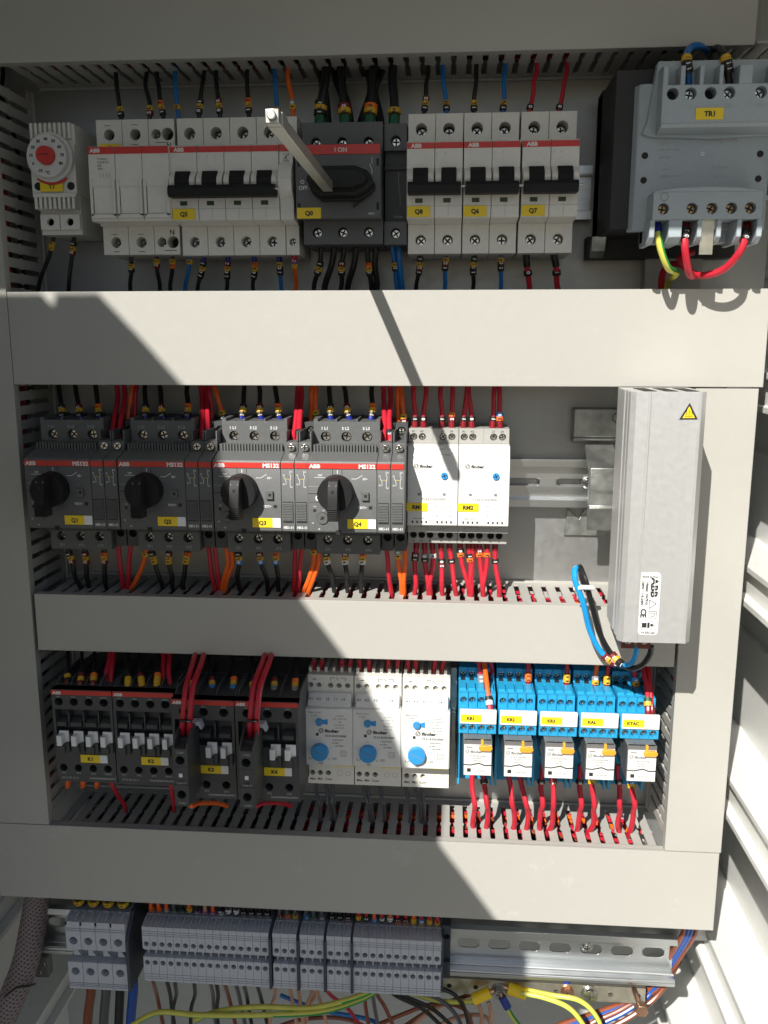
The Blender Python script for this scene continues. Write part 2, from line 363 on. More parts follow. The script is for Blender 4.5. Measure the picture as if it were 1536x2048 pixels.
def duct(label, x0, x1, z0, z1, along_x, coverm='duct', ext=(0, 0)):
    d = thing('cable_duct', label, 'cable duct', x0, z0, 0, 'slotted cable ducts'); X, Z = x1-x0, z1-z0
    M().box(0, X, 0, Z, .3, 2.2, 'duct_wall').obj('duct_base', d)
    if along_x:
        for c in (1.6, Z-3.0): slots(M(), 0, X, c, 1.4, 'x').obj('slotted_wall', d)
        q = M().box(-ext[0], X+ext[1], 0, Z, F-1.8, F, coverm).box(-ext[0], X+ext[1], 0, 1.4, F-7, F-1.8, coverm).box(-ext[0], X+ext[1], Z-1.4, Z, F-7, F-1.8, coverm)
    else:
        for c in (1.6, X-3.0): slots(M(), 0, Z, c, 1.4, 'z').obj('slotted_wall', d)
        q = M().box(0, X, -ext[0], Z+ext[1], F-1.8, F, coverm).box(0, 1.4, -ext[0], Z+ext[1], F-7, F-1.8, coverm).box(X-1.4, X, -ext[0], Z+ext[1], F-7, F-1.8, coverm)
    q.obj('cover', d)
    return d
duct('topmost grey cable duct, its slotted underside seen from below', -292, 200, 202.5, 262, True, ext=(62, -22))
d1 = duct('widest sunlit grey duct running under the top row of breakers', -296.2, 199, 0.3, 61.5, True)
d2 = duct('narrow grey duct between the rotary motor starters and the contactors', -294, 155.2, -189.6, -147.6, True)
d3 = duct('grey duct with scuffed sunlit right end, just above the terminal strip', -296, 158, -390, -328.5, True, 'duct_scuffed', ext=(44, 37.5))
duct('tall grey duct running down the shaded left side', -354, -296.6, -328, 201.4, False)
duct('tall grey duct down the right side, half behind the silver heater', 157.2, 196.5, -328, -0.6, False)
def bundle(label, x0, x1, z0, z1, n, cols='rrrrro', axis='x', r=1.5, p0=8, p1=46):
    q = M()
    for i in range(n):
        c = random.choice(cols); z = random.uniform(z0+4, z1-4); p = random.uniform(p0, p1); pts = []; x = x0
        while x < x1:
            pts.append((x, z, p) if axis == 'x' else (z, x, p)); x += random.uniform(22, 40)
            z = min(max(z+random.uniform(-9, 9), z0+4), z1-4); p = min(max(p+random.uniform(-9, 9), p0), p1)
        if len(pts) > 3: tube(q, spline(pts, 7), r, WC[c][0], 6)
    solo(q, 'wire_bundle', label, 'wires', kind='stuff')
bundle('red and orange wires packed inside the duct below the motor starters', -200, 152, -186, -151, 30)
bundle('red, orange and grey wires packed inside the duct above the terminal strip', -110, 154, -385, -331, 42, 'rrrrrooooygkn')
bundle('dark wires lying at the shaded left end of the duct above the terminal strip', -290, -90, -385, -331, 14, 'kkkkrg', p1=34)
bundle('dark wires lying inside the topmost duct', -286, 190, 206, 258, 12, 'kkkbr')
bundle('red wires running down inside the left duct', -320, 255, -350, -300, 8, 'rrk', 'z')
bundle('red wires running down inside the right duct', -320, -5, 160, 193, 8, 'rrk', 'z')

# ------------------------------------------------------------------ DIN rails
def rail(label, x0, x1, zc, pb, h=35., dp=7.5, slot=None, screws=()):
    T = thing('din_rail', label, 'mounting rail', x0, zc, 0, 'mounting rails'); X = x1-x0; q = M(); a, b = h/2, h/2-5.; t = 1.1
    for s in (1, -1):
        q.box(0, X, min(s*a, s*(b-.5)), max(s*a, s*(b-.5)), pb+dp-t, pb+dp, 'rail_zinc')
        q.box(0, X, min(s*b, s*(b-t)), max(s*b, s*(b-t)), pb+t, pb+dp-t, 'rail_zinc')
    pit, sl, sh = slot or (25., 15., 6.2); x = 0; zz = b
    q.box(0, X, sh/2, zz, pb, pb+t, 'rail_zinc'); q.box(0, X, -zz, -sh/2, pb, pb+t, 'rail_zinc')
    edge = 0; x = 6.
    while x+sl < X:
        q.box(edge, x, -sh/2, sh/2, pb, pb+t, 'rail_zinc')
        for s, xx in ((1, x), (-1, x+sl)):          # rounded slot ends
            r = sh/2
            for k in (1, -1):
                arc = [(xx+s*(r-r*math.cos(u)), k*r*math.sin(u)) for u in [i*math.pi/12 for i in range(7)]]
                q.pp([(xx, k*r)]+arc, pb, pb+t, 'rail_zinc')
        edge = x+sl; x += pit
    q.box(edge, X, -sh/2, sh/2, pb, pb+t, 'rail_zinc')
    if dp > 10: q.px([(pb+5, -zz+.2), (pb+7, -zz+2.2), (pb+9, -zz+.2)], 0, X, 'rail_zinc').px([(pb+dp-.2, -a+1.4), (pb+dp+1.2, -a+2.4), (pb+dp+1.2, -a+3.4), (pb+dp-.2, -a+4.4)], 0, X, 'rail_zinc')
    q.obj('rail_profile', T)
    for sx, sz in screws:
        M().cyl(0, 0, 4.6, pb+t, pb+t+1.4, 'screw_zinc', 24).cyl(0, 0, 4.3, pb+t+1.4, pb+t+3.4, 'screw_zinc', 24, 3.2).box(-2.6, 2.6, -.5, .5, pb+t+3.0, pb+t+3.5, 'hole_dark').box(-.5, .5, -2.6, 2.6, pb+t+3.0, pb+t+3.52, 'hole_dark').obj('rail_screw', T).location = W(sx-x0, sz, 0)
    return T
rail('zinc mounting rail behind the top row of breakers, showing left of the transformer', -275, 94, 128.2, 4.6)
rail('shiny slotted zinc rail between the white timer relays and the heater', -288, 116, -71.8, 4.6, slot=(36., 24., 5.5), screws=[(100.5, -.2)])
rail('zinc rail behind the contactors and blue relays', -284, 150, -250.5, 4.6)
rail('long bright zinc rail at the bottom right, holding the terminal strip', -338, 184, -452, 8, h=42, dp=13, slot=(24.6, 17.4, 8.4), screws=[(116, 3)])
# stamped lettering on the rails is left as tiny dark impressions
q = M().text('Cabur', 88, 116, 5.8, 3.0, 'ink_black').text('Cabur', -2, -264, 5.8, 3.4, 'ink_black'); 
solo(q, 'rail_stamp', 'small dark stamped lettering on the bare zinc rail', 'stamp') if False else None

# ================================================================== ROW 1
Z1 = 128.2
def breaker(label, st, x, poles, aux=False, rated='S 202'):
    T = thing('circuit_breaker', label, 'circuit breaker', x, Z1, 0, 'white circuit breakers in the top row')
    w = 17.5; Wd = w*poles; q = M()
    for i in range(poles):
        a, b = i*w+.15, (i+1)*w-.15; c = (a+b)/2
        q.holed(a, b, 24.2, 42.8, 50, 8, [(c-.3, 33.5, 3.7)], 'white_plastic', 13, 'hole_dark')
        q.holed(a, b, -42.8, -24.4, 48.5, 8, [(c-.3, -34.2, 3.4)], 'white_plastic', 13, 'hole_dark')
        q.px([(8, -24.4), (48.5, -24.4), (50, -24), (66.5, -22.9), (67.2, -22.2), (68, -6), (68, 5), (67.2, 22.2), (66.5, 22.8), (50, 24.2), (8, 24.2)], a, b, 'white_plastic')
        for u, v in ((a+.5, a+4.1), (b-3.7, b-.2)):   # curved cheeks beside the lever
            q.px([(67, 7.2)]+[(67.2+6.8*math.sin(k*math.pi/10), 7.2-1.45*k) for k in range(1, 10)]+[(67, -7.2)], u, v, 'white_plastic')
    q.obj('housing', T)
    q = M()
    for i in range(poles): q.box(i*w+.2, (i+1)*w-.2, 18.3, 21.9, 67.0, 67.55, 'red_strip')
    q.obj('red_strip', T)
    q = M()
    for i in range(poles):
        c = i*w+8.7; q.px([(67, -6), (73.5, -4), (74.3, 1), (71, 6.5), (67.2, 6.8)], c-4.5, c+4.6, 'black_matte')
    q.px([(68.6, -9.6), (77.5, -9.8), (79.4, -8.4), (79.6, -5.2), (78.2, -3.0), (74, -2.4), (68.6, -2.6)], 1.2, Wd-1.2, 'black_matte')
    q.obj('lever', T)
    q = M(); logo(q, 2.6, 20.1, 67.5, 2.3, 'ink_white')
    for i in range(poles):
        q.line([(i*w+w/2, -12.5), (i*w+w/2, -22)], .14, 67.6, 'ink_grey')
    q.line([(0, -15.8), (Wd, -15.8)], .14, 67.6, 'ink_grey')
    q.text(rated, 11.5, 15.6, 67.3, 1.5, 'ink_grey').text('6000', 11.9, 8.8, 67.7, 1.0, 'ink_grey')
    q.text('C 10', 11.5, 13.3, 67.4, 1.5, 'ink_grey').text('~400V', 11.8, 11.1, 67.5, .9, 'ink_grey')
    for i in range(1, min(poles, 3)+1):
        xx = 14+i*5; q.line([(xx, 16.5), (xx, 14.8), (xx-1, 13)], .16, 67.5, 'ink_grey'); q.line([(xx, 12.6), (xx, 10)], .16, 67.6, 'ink_grey')
    q.obj('printing', T)
    for i in range(poles):
        c = i*w+8.5; M().box(c-3, c+1.7, -13.8, -10.6, 67.2, 67.75, 'window_green').obj('status_window', T)
        screw(T, c, -34.2, 41, 3.0); screw(T, c, 33.2, 40, 2.9)
    M().cylx(Wd-1.2, Wd+1.6, -5.6, 76.5, .7, 'steel').obj('lever_pin', T)
    name_tag(T, st, .4, 14.8, -22.4, -15.9, 68.0)
    if aux:
        A = M(); a, b = Wd+.3, Wd+9.0
        A.holed(a, b, 24.2, 42.8, 50, 8, [((a+b)/2+1, 27.5, 2.3)], 'white_plastic', 10, 'hole_dark').holed(a, b, -42.8, -24.4, 48.5, 8, [((a+b)/2, -34.6, 2.3)], 'white_plastic', 8, 'hole_dark')
        A.px([(8, -24.4), (50, -24.4), (66.5, -22.9), (67.2, -10.5), (73.5, -6), (75.5, 0), (73.5, 6), (67.2, 11.5), (66.5, 22.8), (50, 24.2), (8, 24.2)], a, b, 'white_plastic')
        ao = A.obj('auxiliary_contact', T); M().box(a+.1, b-.1, 18.3, 22.2, 67.0, 67.55, 'red_strip').obj('red_strip', ao)
        q = M().text('-1  1-3', (a+b)/2, 16.2, 67.7, 1.0, 'ink_black', True).text('1- 2- 3-', (a+b)/2, 12.6, 67.7, 1.0, 'ink_black', True); q.line([(a+3, 13.6), (a+5, 15.4)], .4, 67.7, 'ink_black'); q.line([(a+4.5, 13.4), (a+4.5, 15.6)], .3, 67.7, 'ink_black'); q.obj('printing', ao)
        screw(T, (a+b)/2, -34.6, 44, 2.0)
    return T
breaker('four-pole white breaker with long black bar lever and yellow Q5 tag', 'Q5', -180, 4, True, 'S 204L')
breaker('two-pole white breaker with yellow Q8 tag, beside the black rotary switch', 'Q8', -29.3, 2)
breaker('two-pole white breaker with yellow Q6 tag, in the middle of three', 'Q6', 6.1, 2)
breaker('two-pole white breaker with yellow Q7 tag, nearest the transformer', 'Q7', 42.0, 2)
# fuse disconnector
T = thing('fuse_holder', 'white fuse disconnector with three blank drawers, yellow F1 tag tucked above', 'fuse holder', -234, Z1); q = M()
for i in range(3):
    a, b = i*17.5+.15, i*17.5+17.35; c = (a+b)/2
    hs = [(c, 33.5, 3.5)] if i < 2 else [(a+5, 33.5, 3.1), (b-4.6, 33.5, 3.9)]
    q.holed(a, b, 24, 42.8, 50, 8, hs, 'white_plastic', 13, 'hole_dark')
    q.holed(a, b, -42, -24, 48.5, 8, [(h[0], -34, h[2]) for h in hs], 'white_plastic', 12, 'hole_dark')
    q.box(a, b, -24, 24, 8, 52, 'white_plastic')
q.obj('housing', T)
for i in range(3):                                   # pivoting drawers stand a little proud, each with a framed finger panel
    a, b = i*17.5+2.0, i*17.5+19.2; q = M()
    q.px([(52, -23.5), (70, -23.2), (71, -22), (71.3, -4), (70.4, 21.8), (69.5, 22.4), (52, 22.6)], a, b, 'white_plastic')
    fr = M().box(a+2.6, b-2.2, -19, -2.5, 71.1, 71.6, 'white_plastic'); q.box(a+.7, b-.4, -21.6, -19.0, 71, 72.4, 'white_plastic').box(a+.5, a+2.2, -20, 1.5, 71, 72.4, 'white_plastic').box(b-2.0, b-.4, -20, 1.5, 71, 72.4, 'white_plastic')
    q.line([(a+2.6, -19), (b-2.2, -19)], .5, 71.7, 'ink_black'); q.line([(a+2.5, -19), (a+2.5, -2.5)], .3, 71.7, 'ink_black')
    o = q.obj('fuse_drawer', T); fr.obj('finger_panel', o); M().box(a+.1, b-.1, 17.6, 21.8, 70.2, 71.0, 'red_strip').obj('red_strip', o)
q = M(); logo(q, 3.2, 19.7, 71.0, 2.3, 'ink_white')
for k, s_ in enumerate(('E 93hN/32', '10,3x38 mm', '32A', '400V~')): q.text(s_, 8, 14.6-2*k, 71.2, 1.1, 'ink_grey', al='l')
for k in range(4): q.line([(10+2*k, 6), (9.4+2*k, 4.4), (10+2*k, 3)], .2, 71.3, 'ink_grey')
q.text('N', 47.5, -27.6, 48.6, 3.2, 'ink_black').text('N', 48.5, 26.5, 50, 3.0, 'ink_black')
for xx, zz in ((8, 39.2), (26, 39.5), (25.5, 27.4), (8, -28.8), (26, -28.8), (9, -40), (26.5, -40)): q.line([(xx-2, zz), (xx+2, zz)], .35, 48.7 if zz < 0 else 50.05, 'ink_black')
q.line([(42, -39.4), (50, -39.4)], .35, 48.7, 'ink_black'); q.line([(40, 28.4), (48, 28.4)], .35, 50.05, 'ink_black'); q.obj('printing', T)
for xx in (8.7, 26.2, 40): screw(T, xx, -34, 40, 2.9)
screw(T, 40.1, 33.5, 42, 2.7)
q = M().box(2, 16, 23.9, 28, 50.1, 50.5, 'yellow_tag').text('F1', 9, 25.6, 50.5, 2.4, 'ink_black', True); q.obj('name_tag', T)
# thermostat
T = thing('thermostat', 'narrow white cabinet thermostat with round temperature dial and red centre', 'thermostat', -279, 134); q = M()
q.box(0, 30.5, 22, 35, 6, 50, 'white_plastic').box(0, 30.5, -9, 22, 6, 52, 'white_plastic').box(1, 29, -34, -9, 6, 44, 'white_plastic')
for i in range(9):
    q.box(1.2+3.2*i, 3.0+3.2*i, 25.5, 35.4, 50, 52.4, 'white_plastic')
    q.box(1.2+3.2*i, 3.0+3.2*i, -18.4, -9, 44, 52.6, 'white_plastic')
q.box(.5, 30, -11, -8.5, 44, 53, 'white_plastic').obj('housing', T)
M().holed(1.5, 14.8, -31, -21, 46.6, 44, [(8.5, -26, 2.4)], 'white_plastic', 6, 'hole_dark').holed(15.3, 28.8, -31, -21, 46.6, 44, [(22, -26, 2.4)], 'white_plastic', 6, 'hole_dark').obj('terminal_cover', T)
q = M().cyl(15, 13.5, 15.5, 52, 56, 'bright_white', 48).cyl(15, 13.5, 13.8, 56, 60, 'bright_white', 48, 13.2); d = q.obj('dial', T)
q = M().cyl(15, 13.5, 6, 60, 64, 'red_strip', 32, 5.5); q.line([(11.5, 13.6), (18, 13.9)], .6, 64, 'ink_black'); q.obj('dial_knob', d)
q = M()
for k, s_ in enumerate(('10', '0', '10', '20', '30', '40', '50', '60', '70', '80')):
    a = math.radians(236-k*29.2+0) if k else math.radians(240); q.text(('-' if k == 0 else '')+s_, 15+10.4*math.cos(a), 13.5+10.4*math.sin(a), 60, 1.9, 'ink_black', True)
q.text('°C', 15, 3.2, 60, 2.0, 'ink_black', True).ring(15, 13.5, 17.0, 2.2, 54, 'red_strip', 20, math.radians(232), math.radians(308)); q.obj('printing', d)
for xx in (4.2, 26.5): M().cyl(xx, -4, 2.6, 50, 52.1, 'hole_dark').obj('screw_hole', T)
name_tag(T, 'T1', 6.3, 21.6, -7.6, -1.2, 53.4)
# rotary main switch with its long square shaft
T = thing('rotary_switch', 'black rotary main switch with red I ON strip and yellow Q0 tag', 'switch', -98.6, Z1); q = M()
for zz, z2, hz, pf in ((21, 37.5, 25.5, 55), (-37, -22.5, -29.5, 55)): q.holed(1.8, 53.4, zz, z2, pf, 8, [(10.5, hz, 3.2), (27.3, hz, 3.2), (44.2, hz, 3.2)], 'dark_grey', 8, 'hole_dark')
q.box(2, 53.2, -22.5, 21, 8, 60, 'darker_grey').px([(60, -22.5), (71, -22.8), (72, -22), (72, 20.5), (71, 21.2), (60, 21.2)], 0, 53.3, 'dark_grey')
for xx, zz in ((1.2, 10), (50.8, 10), (1.2, -16), (50.8, -16)): q.box(xx, xx+1.6, zz-2.2, zz+2.2, 72, 72.2, 'hole_dark')
q.obj('housing', T)
M().box(.2, 53.1, 14.9, 20.6, 71.6, 72.5, 'red_strip').obj('red_strip', T)
q = M().text('I ON', 28.6, 17.6, 72.5, 2.7, 'ink_white').text('OTE', 4, 11.2, 72.1, 2.9, 'ink_white', al='l').text('O', 4.2, -1.0, 72.1, 2.4, 'ink_white').text('OFF', 4.6, -4.6, 72.1, 2.4, 'ink_white').text('10013', 47.6, -20.4, 72.1, 1.2, 'ink_white')
q.pp([(8.3, -6), (8.3, -.2), (9.6, .2), (10.6, -3)], 72, 72.3, 'ink_dim'); q.line([(48, 13), (48, 9)], .3, 72.1, 'ink_white'); q.line([(46.6, 9), (48, 5.5), (48, 3)], .3, 72.1, 'ink_white'); q.obj('printing', T)
cx, cz = 29.5, -3
kp = [(-20, 0), (-17.5, 4.5), (-13, 7.6), (10, 7.6), (17, 4.8), (20, 1.5), (20, -2), (16.5, -5.5), (10, -8.5), (-12, -8.5), (-17, -5)]
kn = M().pp([(cx+a*1.03, cz+b*1.05-1.5) for a, b in kp], 72, 80, 'black_matte').pp([(cx+a, cz+b) for a, b in kp], 80, 92, 'black_matte').pp([(cx+a*.86, cz+b*.62) for a, b in kp], 92, 99, 'black_matte').obj('rotary_handle', T, .8)
M().pp([(36, -15.6), (43, -11.2), (43.6, -12.2), (36.8, -17)], 72, 73.5, 'black_plastic').obj('handle_stop', T)
name_tag(T, 'Q0', .8, 16, -23, -16.4, 72.2)
for xx in (10.5, 27.3, 44.2): screw(T, xx, 25.5, 50, 2.7); screw(T, xx, -29.5, 50, 2.7)
bx, bz, _ = at(655, 372, 100)
R = thing('handle_shaft', 'long square steel shaft sticking straight out of the black rotary switch', 'shaft', bx, bz, 98)
q = M(); q.box(-2.9, 2.9, -2.9, 2.9, 0, 166, 'bar_steel'); q.cyl(0, 0, 1.9, 166, 168, 'bar_steel'); q.obj('square_bar', R, .35)
M().pp([(-3.1, -3.1), (3.4, -3.1), (3.4, 3.1), (-3.1, 3.1)], 148, 160, 'bar_steel').obj('shaft_collar', R, .3)
# fourth pole
T = thing('switch_pole', 'dark grey narrow add-on pole between the black rotary switch and breaker Q8', 'switch pole', -44.6, Z1); q = M()
q.holed(0, 14.6, 21, 37.5, 50, 8, [(7.4, 27, 3.2)], 'dark_grey', 8, 'hole_dark').holed(0, 14.6, -37, -22.5, 50, 8, [(7.4, -29.8, 3.2)], 'dark_grey', 8, 'hole_dark').box(.2, 14.4, -22.5, 21, 8, 45, 'darker_grey').box(0, 14.6, 10, 12.2, 45, 47, 'darker_grey').obj('housing', T)
q = M().text('O1646', 9, -19, 45.1, 1.5, 'ink_dim'); q.line([(9, 9), (9, 2), (10, -6), (10, -12)], .25, 45.1, 'ink_dim'); q.obj('printing', T)
screw(T, 7.4, 27, 45, 2.8); screw(T, 7.4, -29.8, 45, 2.8)
# transformer
T = thing('transformer', 'grey-blue control transformer with yellow TR1 tag and black core', 'transformer', 108.6, 135.6); T.scale = (1.024, .88, 1.024)
M().box(-12.5, 76, -38, 50, 10, 86, 'core_black').box(-17, 78, -50, -36, 4, 22, 'core_black').box(-12.5, -11.5, -40, 52, 8, 30, 'core_black').obj('core', T)
q = M().pz([(-2.5, 84), (0, 91), (3, 92.5), (73, 92.5), (76, 91), (77, 84)], -40, 41, 'blue_grey')
q.pp([(2, 13), (4.5, 20), (9, 52), (78, 52), (78, 14), (73, 11.5), (40, 10), (8, 11.5)], 88, 96, 'blue_grey')
q.obj('front_plate', T, .6)
for zz in (15.4, 2, -11.6):
    for xx in (4.8, 70.0): M().cyl(xx, zz, 1.9, 91, 92.62, 'hole_dark').obj('plate_hole', T)
tb = M(); hx = [(15.2, 3.2), (25, 3.2), (35.8, 3.2), (46, 3.2), (63, 3.2)]
tb.holed(9.5, 74, 16, 36, 110, 92, [(a, 31.4, r) for a, r in hx], 'blue_grey', 9, 'hole_dark')
tb.px([(96, 16), (110, 16), (108, 14), (100, 12.6), (96, 12.4)], 9.5, 74, 'blue_grey')
for a, b in ((9.5, 12.4), (19, 21.6), (29.4, 31.8), (40, 42.2), (50.8, 58), (68.5, 74)): tb.px([(78, 36), (110, 36), (110, 46), (90, 48), (78, 48)], a, b, 'blue_grey')
tb.box(9.5, 74, 36, 48, 78, 88, 'blue_grey').obj('terminal_block', T, .4)
tb = M(); hb = [(13.4, 3.1), (29.4, 3.1), (40.4, 3.1), (51.2, 3.1), (61.6, 3.1)]
tb.holed(7.5, 68.5, -36, -21, 112, 92, [(a, -30.0, r) for a, r in hb], 'blue_grey', 9, 'hole_dark')
tb.pp([(7.5, -21), (8.5, -20), (22, -18.6), (38, -18), (54, -18.6), (67.5, -20), (68.5, -21)], 92, 112, 'blue_grey')
for a, b in ((6.3, 9.2), (17, 24.4), (33, 35.6), (43.8, 46.4), (55, 57.6), (66, 69)): tb.px([(80, -36), (112, -36), (112, -45.5), (106, -49), (80, -49)], a, b, 'blue_grey')
tb.box(6.3, 69, -47, -36, 78, 90, 'blue_grey').obj('terminal_block', T, .4)
for (a, r) in hx[1:2]+hx[3:]: screw(T, a, 31.4, 105, 2.7)
for (a, r) in hb: screw(T, a, -30, 107, 2.7, 'brass_dull')
M().pp([(33, -34), (46, -34), (46, -38), (43, -42), (43, -55), (35.5, -55), (35.5, -42), (33, -38)], 108, 109, 'brass_bar').obj('earth_lug', T)
q = M()
for k, (xx, zz, s_, h) in enumerate([(14, 12, 'n 41721', 1.5), (13, 8.5, '220VA', 1.5), (13, 5, 'PRI 230V-400V', 1.4), (13, 1, 'SEC 24V', 1.4), (15, -5.6, '24V', 1.4), (14, -9.4, '50/60Hz  ta 40°C', 1.3), (36, 8.4, 'CL. I', 1.3), (43, -5, 'IEC EN 61558', 1.2), (45, -9.8, 'CAN / CSA', 1.2)]): q.text(s_, xx, zz, 92.6, h, 'ink_dim', al='l')
q.text('legrand', 50, 10.6, 92.6, 3.4, 'ink_dim', True); q.ring(37.5, 2.5, 1.1, .5, 92.6, 'ink_white')
for xx, s_ in ((25, '0'), (46, '230'), (62.5, '400')): q.text(s_, xx, 24.6, 110.1, 2.2, 'ink_dim')
q.ring(13.6, -23.5, 2.3, .4, 112.1, 'ink_grey'); q.text('0', 28.4, -22.2, 112.1, 1.6, 'ink_dim').text('0', 28.4, -25.2, 112.1, 1.6, 'ink_dim'); q.line([(33, -21.5), (33, -23.2), (40, -23.2), (40, -21.5)], .3, 112.1, 'ink_dim').line([(50, -21.5), (50, -23.2), (57, -23.2), (57, -21.5)], .3, 112.1, 'ink_dim'); q.obj('printing', T)
name_tag(T, 'TR1', 28.5, 43.5, 17.6, 23.8, 110.2)
solo(M().box(132, 170, 40, 92, 1, 12, 'duct_wall'), 'terminal_cover_plate', 'pale grey flat block low behind the transformer, above the wide duct', 'cover plate')
q = M().px([(24, 84), (30, 88), (34, 97), (31, 97), (24, 91)], 92, 101, 'bracket_zinc'); solo(q, 'rail_end_clip', 'small bent zinc clip at the black transformer corner over the rail end', 'clip')

# ================================================================== ROW 2
Z2 = -70.5
def starter(label, st, x, lit):
    T = thing('motor_starter', label, 'motor starter', x, Z2, 0, 'rotary motor starters'); q = M()
    q.holed(.2, 44.8, 32.4, 46.8, 62, 8, [(8.2, 36.8, 3.4), (22.2, 36.8, 3.4), (36.2, 36.8, 3.4)], 'dark_grey', 7, 'hole_dark')
    q.holed(.6, 44.6, -44.6, -30.5, 60, 8, [(8.4, -35.2, 3.3), (22.2, -35.2, 3.3), (36.0, -35.2, 3.3)], 'dark_grey', 7, 'hole_dark')
    for a, b in ((.2, 3), (15, 16), (29, 30), (42.4, 44.8)): q.box(a, b, 46.8, 48.6, 20, 62, 'dark_grey')
    q.box(.4, 44.6, -30.5, -23.6, 8, 64, 'darker_grey')
    for i in range(16): q.box(2+2.6*i, 3.3+2.6*i, -29.5, -24, 64, 64.9, 'darker_grey')
    q.px([(8, -23.6), (88, -23.6), (89, -22.6), (89, 22.6), (88.4, 23.6), (74.5, 27.6), (70.5, 27.8), (70.5, 32.2), (62, 32.4), (8, 32.4)], .15, 44.85, 'dark_grey')
    for i in range(21): q.box(1.6+2.02*i, 2.9+2.02*i, 26.6, 32.4, 70.4, 73.2, 'dark_grey')
    q.box(.15, 44.85, 25.2, 26.6, 70, 74.6, 'dark_grey')
    q.box(40.6-5.4, 40.6-.9, -1.4, 3.8, 89, 90.8, 'dark_grey').box(36.9, 38.6, .6, 2.4, 90.8, 90.95, 'hole_dark')
    for xx, zz, a in ((40.8, -6.3, 1.1), (4.2, -8.6, .9), (19.6, -23, 1.6)): q.box(xx-a, xx+a, zz-a, zz+a*.9, 89, 89.15, 'hole_dark')
    q.line([(.3, 7.2), (11, 7.2)], .25, 89, 'ink_dim').line([(.3, 2.4), (9, 2.4)], .5, 89, 'hole_dark').line([(.3, -3.4), (9, -3.4)], .3, 89, 'darker_grey').line([(16.2, 15), (16.2, 18.6)], .3, 89, 'darker_grey').line([(22.4, 15), (22.4, 18.6)], .3, 89, 'darker_grey')
    q.obj('housing', T)
    M().box(.2, 44.8, 18.9, 22.4, 88.8, 89.5, 'red_strip').obj('red_strip', T)
    k = M().cyl(18.6, 3.6, 11.6, 89, 99, 'black_matte', 44, 11.2)
    kn = k.obj('rotary_knob', T)
    q = M().px([(99, -12.4), (110, -11.6), (111, -10), (111, -2), (109.5, 3), (109, 8), (106, 13.4), (99, 14.2)], 15.6, 21.8, 'black_matte')
    for i in range(6): q.box(15.5, 21.9, -10.9+1.35*i, -10.2+1.35*i, 110.6, 111.5, 'black_matte')
    q.box(17.9, 19.6, 6.2, 8, 109, 109.3, 'hole_dark').ring(18.7, 11.6, 2.6, .5, 107.6, 'ink_grey', 20, 3.2, 6.2, .2); q.obj('knob_grip', kn, .5)
    q = M(); logo(q, 1.0, 20.6, 89.5, 2.5, 'ink_white'); q.text('MS132', 44, 20.6, 89.5, 2.7, 'ink_white', True, al='r', sx=1.05)
    q.text('TRIP', 8, 14.6, 89, 1.1, 'ink_white').text('0', 6, -.4, 89, 3.2, 'ink_white', True).text('TEST▷'.replace('▷', '>'), 35.4, -6.4, 89, 1.5, 'ink_white').line([(19.4, 18), (19.4, 15.6)], .45, 89, 'ink_white').text('1 Im', 4.4, -6, 89, .8, 'ink_white').text('16', 10, -8.6, 89, .9, 'ink_white').text('10', 7, -21, 89, 1, 'ink_white').text('12', 3, -17, 89, 1, 'ink_white')
    q.line([(4.4, 13.2), (10.8, 13.2), (13.2, 11)], .28, 89, 'ink_white').line([(28.5, 12.4), (31.8, 12.4), (35.6, 14.8)], .32, 89, 'ink_white').line([(35.6, 12.4), (39, 12.4)], .3, 89, 'ink_white').line([(36.2, 13.2), (37.6, 11.6)], .3, 89, 'ink_white').line([(36.2, 11.6), (37.6, 13.2)], .3, 89, 'ink_white')
    for i, s_ in enumerate(('1 L1', '3 L2', '5 L3')): q.text(s_, 7.6+14*i, 42.4, 62, 2.0, 'ink_white' if lit else 'ink_dim')
    for i, s_ in enumerate(('2T1', '4T2', '6T3')): q.text(s_, 8.6+14*i, -41.6, 60, 1.8, 'ink_dim')
    q.obj('printing', T)
    d = M().cyl(9.4, -13.8, 3.7, 89, 89.9, 'dark_grey', 24).ring(9.4, -13.8, 4.0, .35, 89, 'hole_dark'); d.line([(8, -14.6), (10.8, -12.6)], .8, 89.9, 'hole_dark').line([(8.8, -12.4), (10, -14.8)], .8, 89.9, 'hole_dark'); d.obj('trip_dial', T)
    for xx in (8.2, 22.2, 36.2): screw(T, xx, 36.8, 58.5, 3.0); screw(T, xx, -35.2, 55, 2.8)
    name_tag(T, st, 25.6, 39, -20.4, -14.2, 89.2, 44.2)
    return T
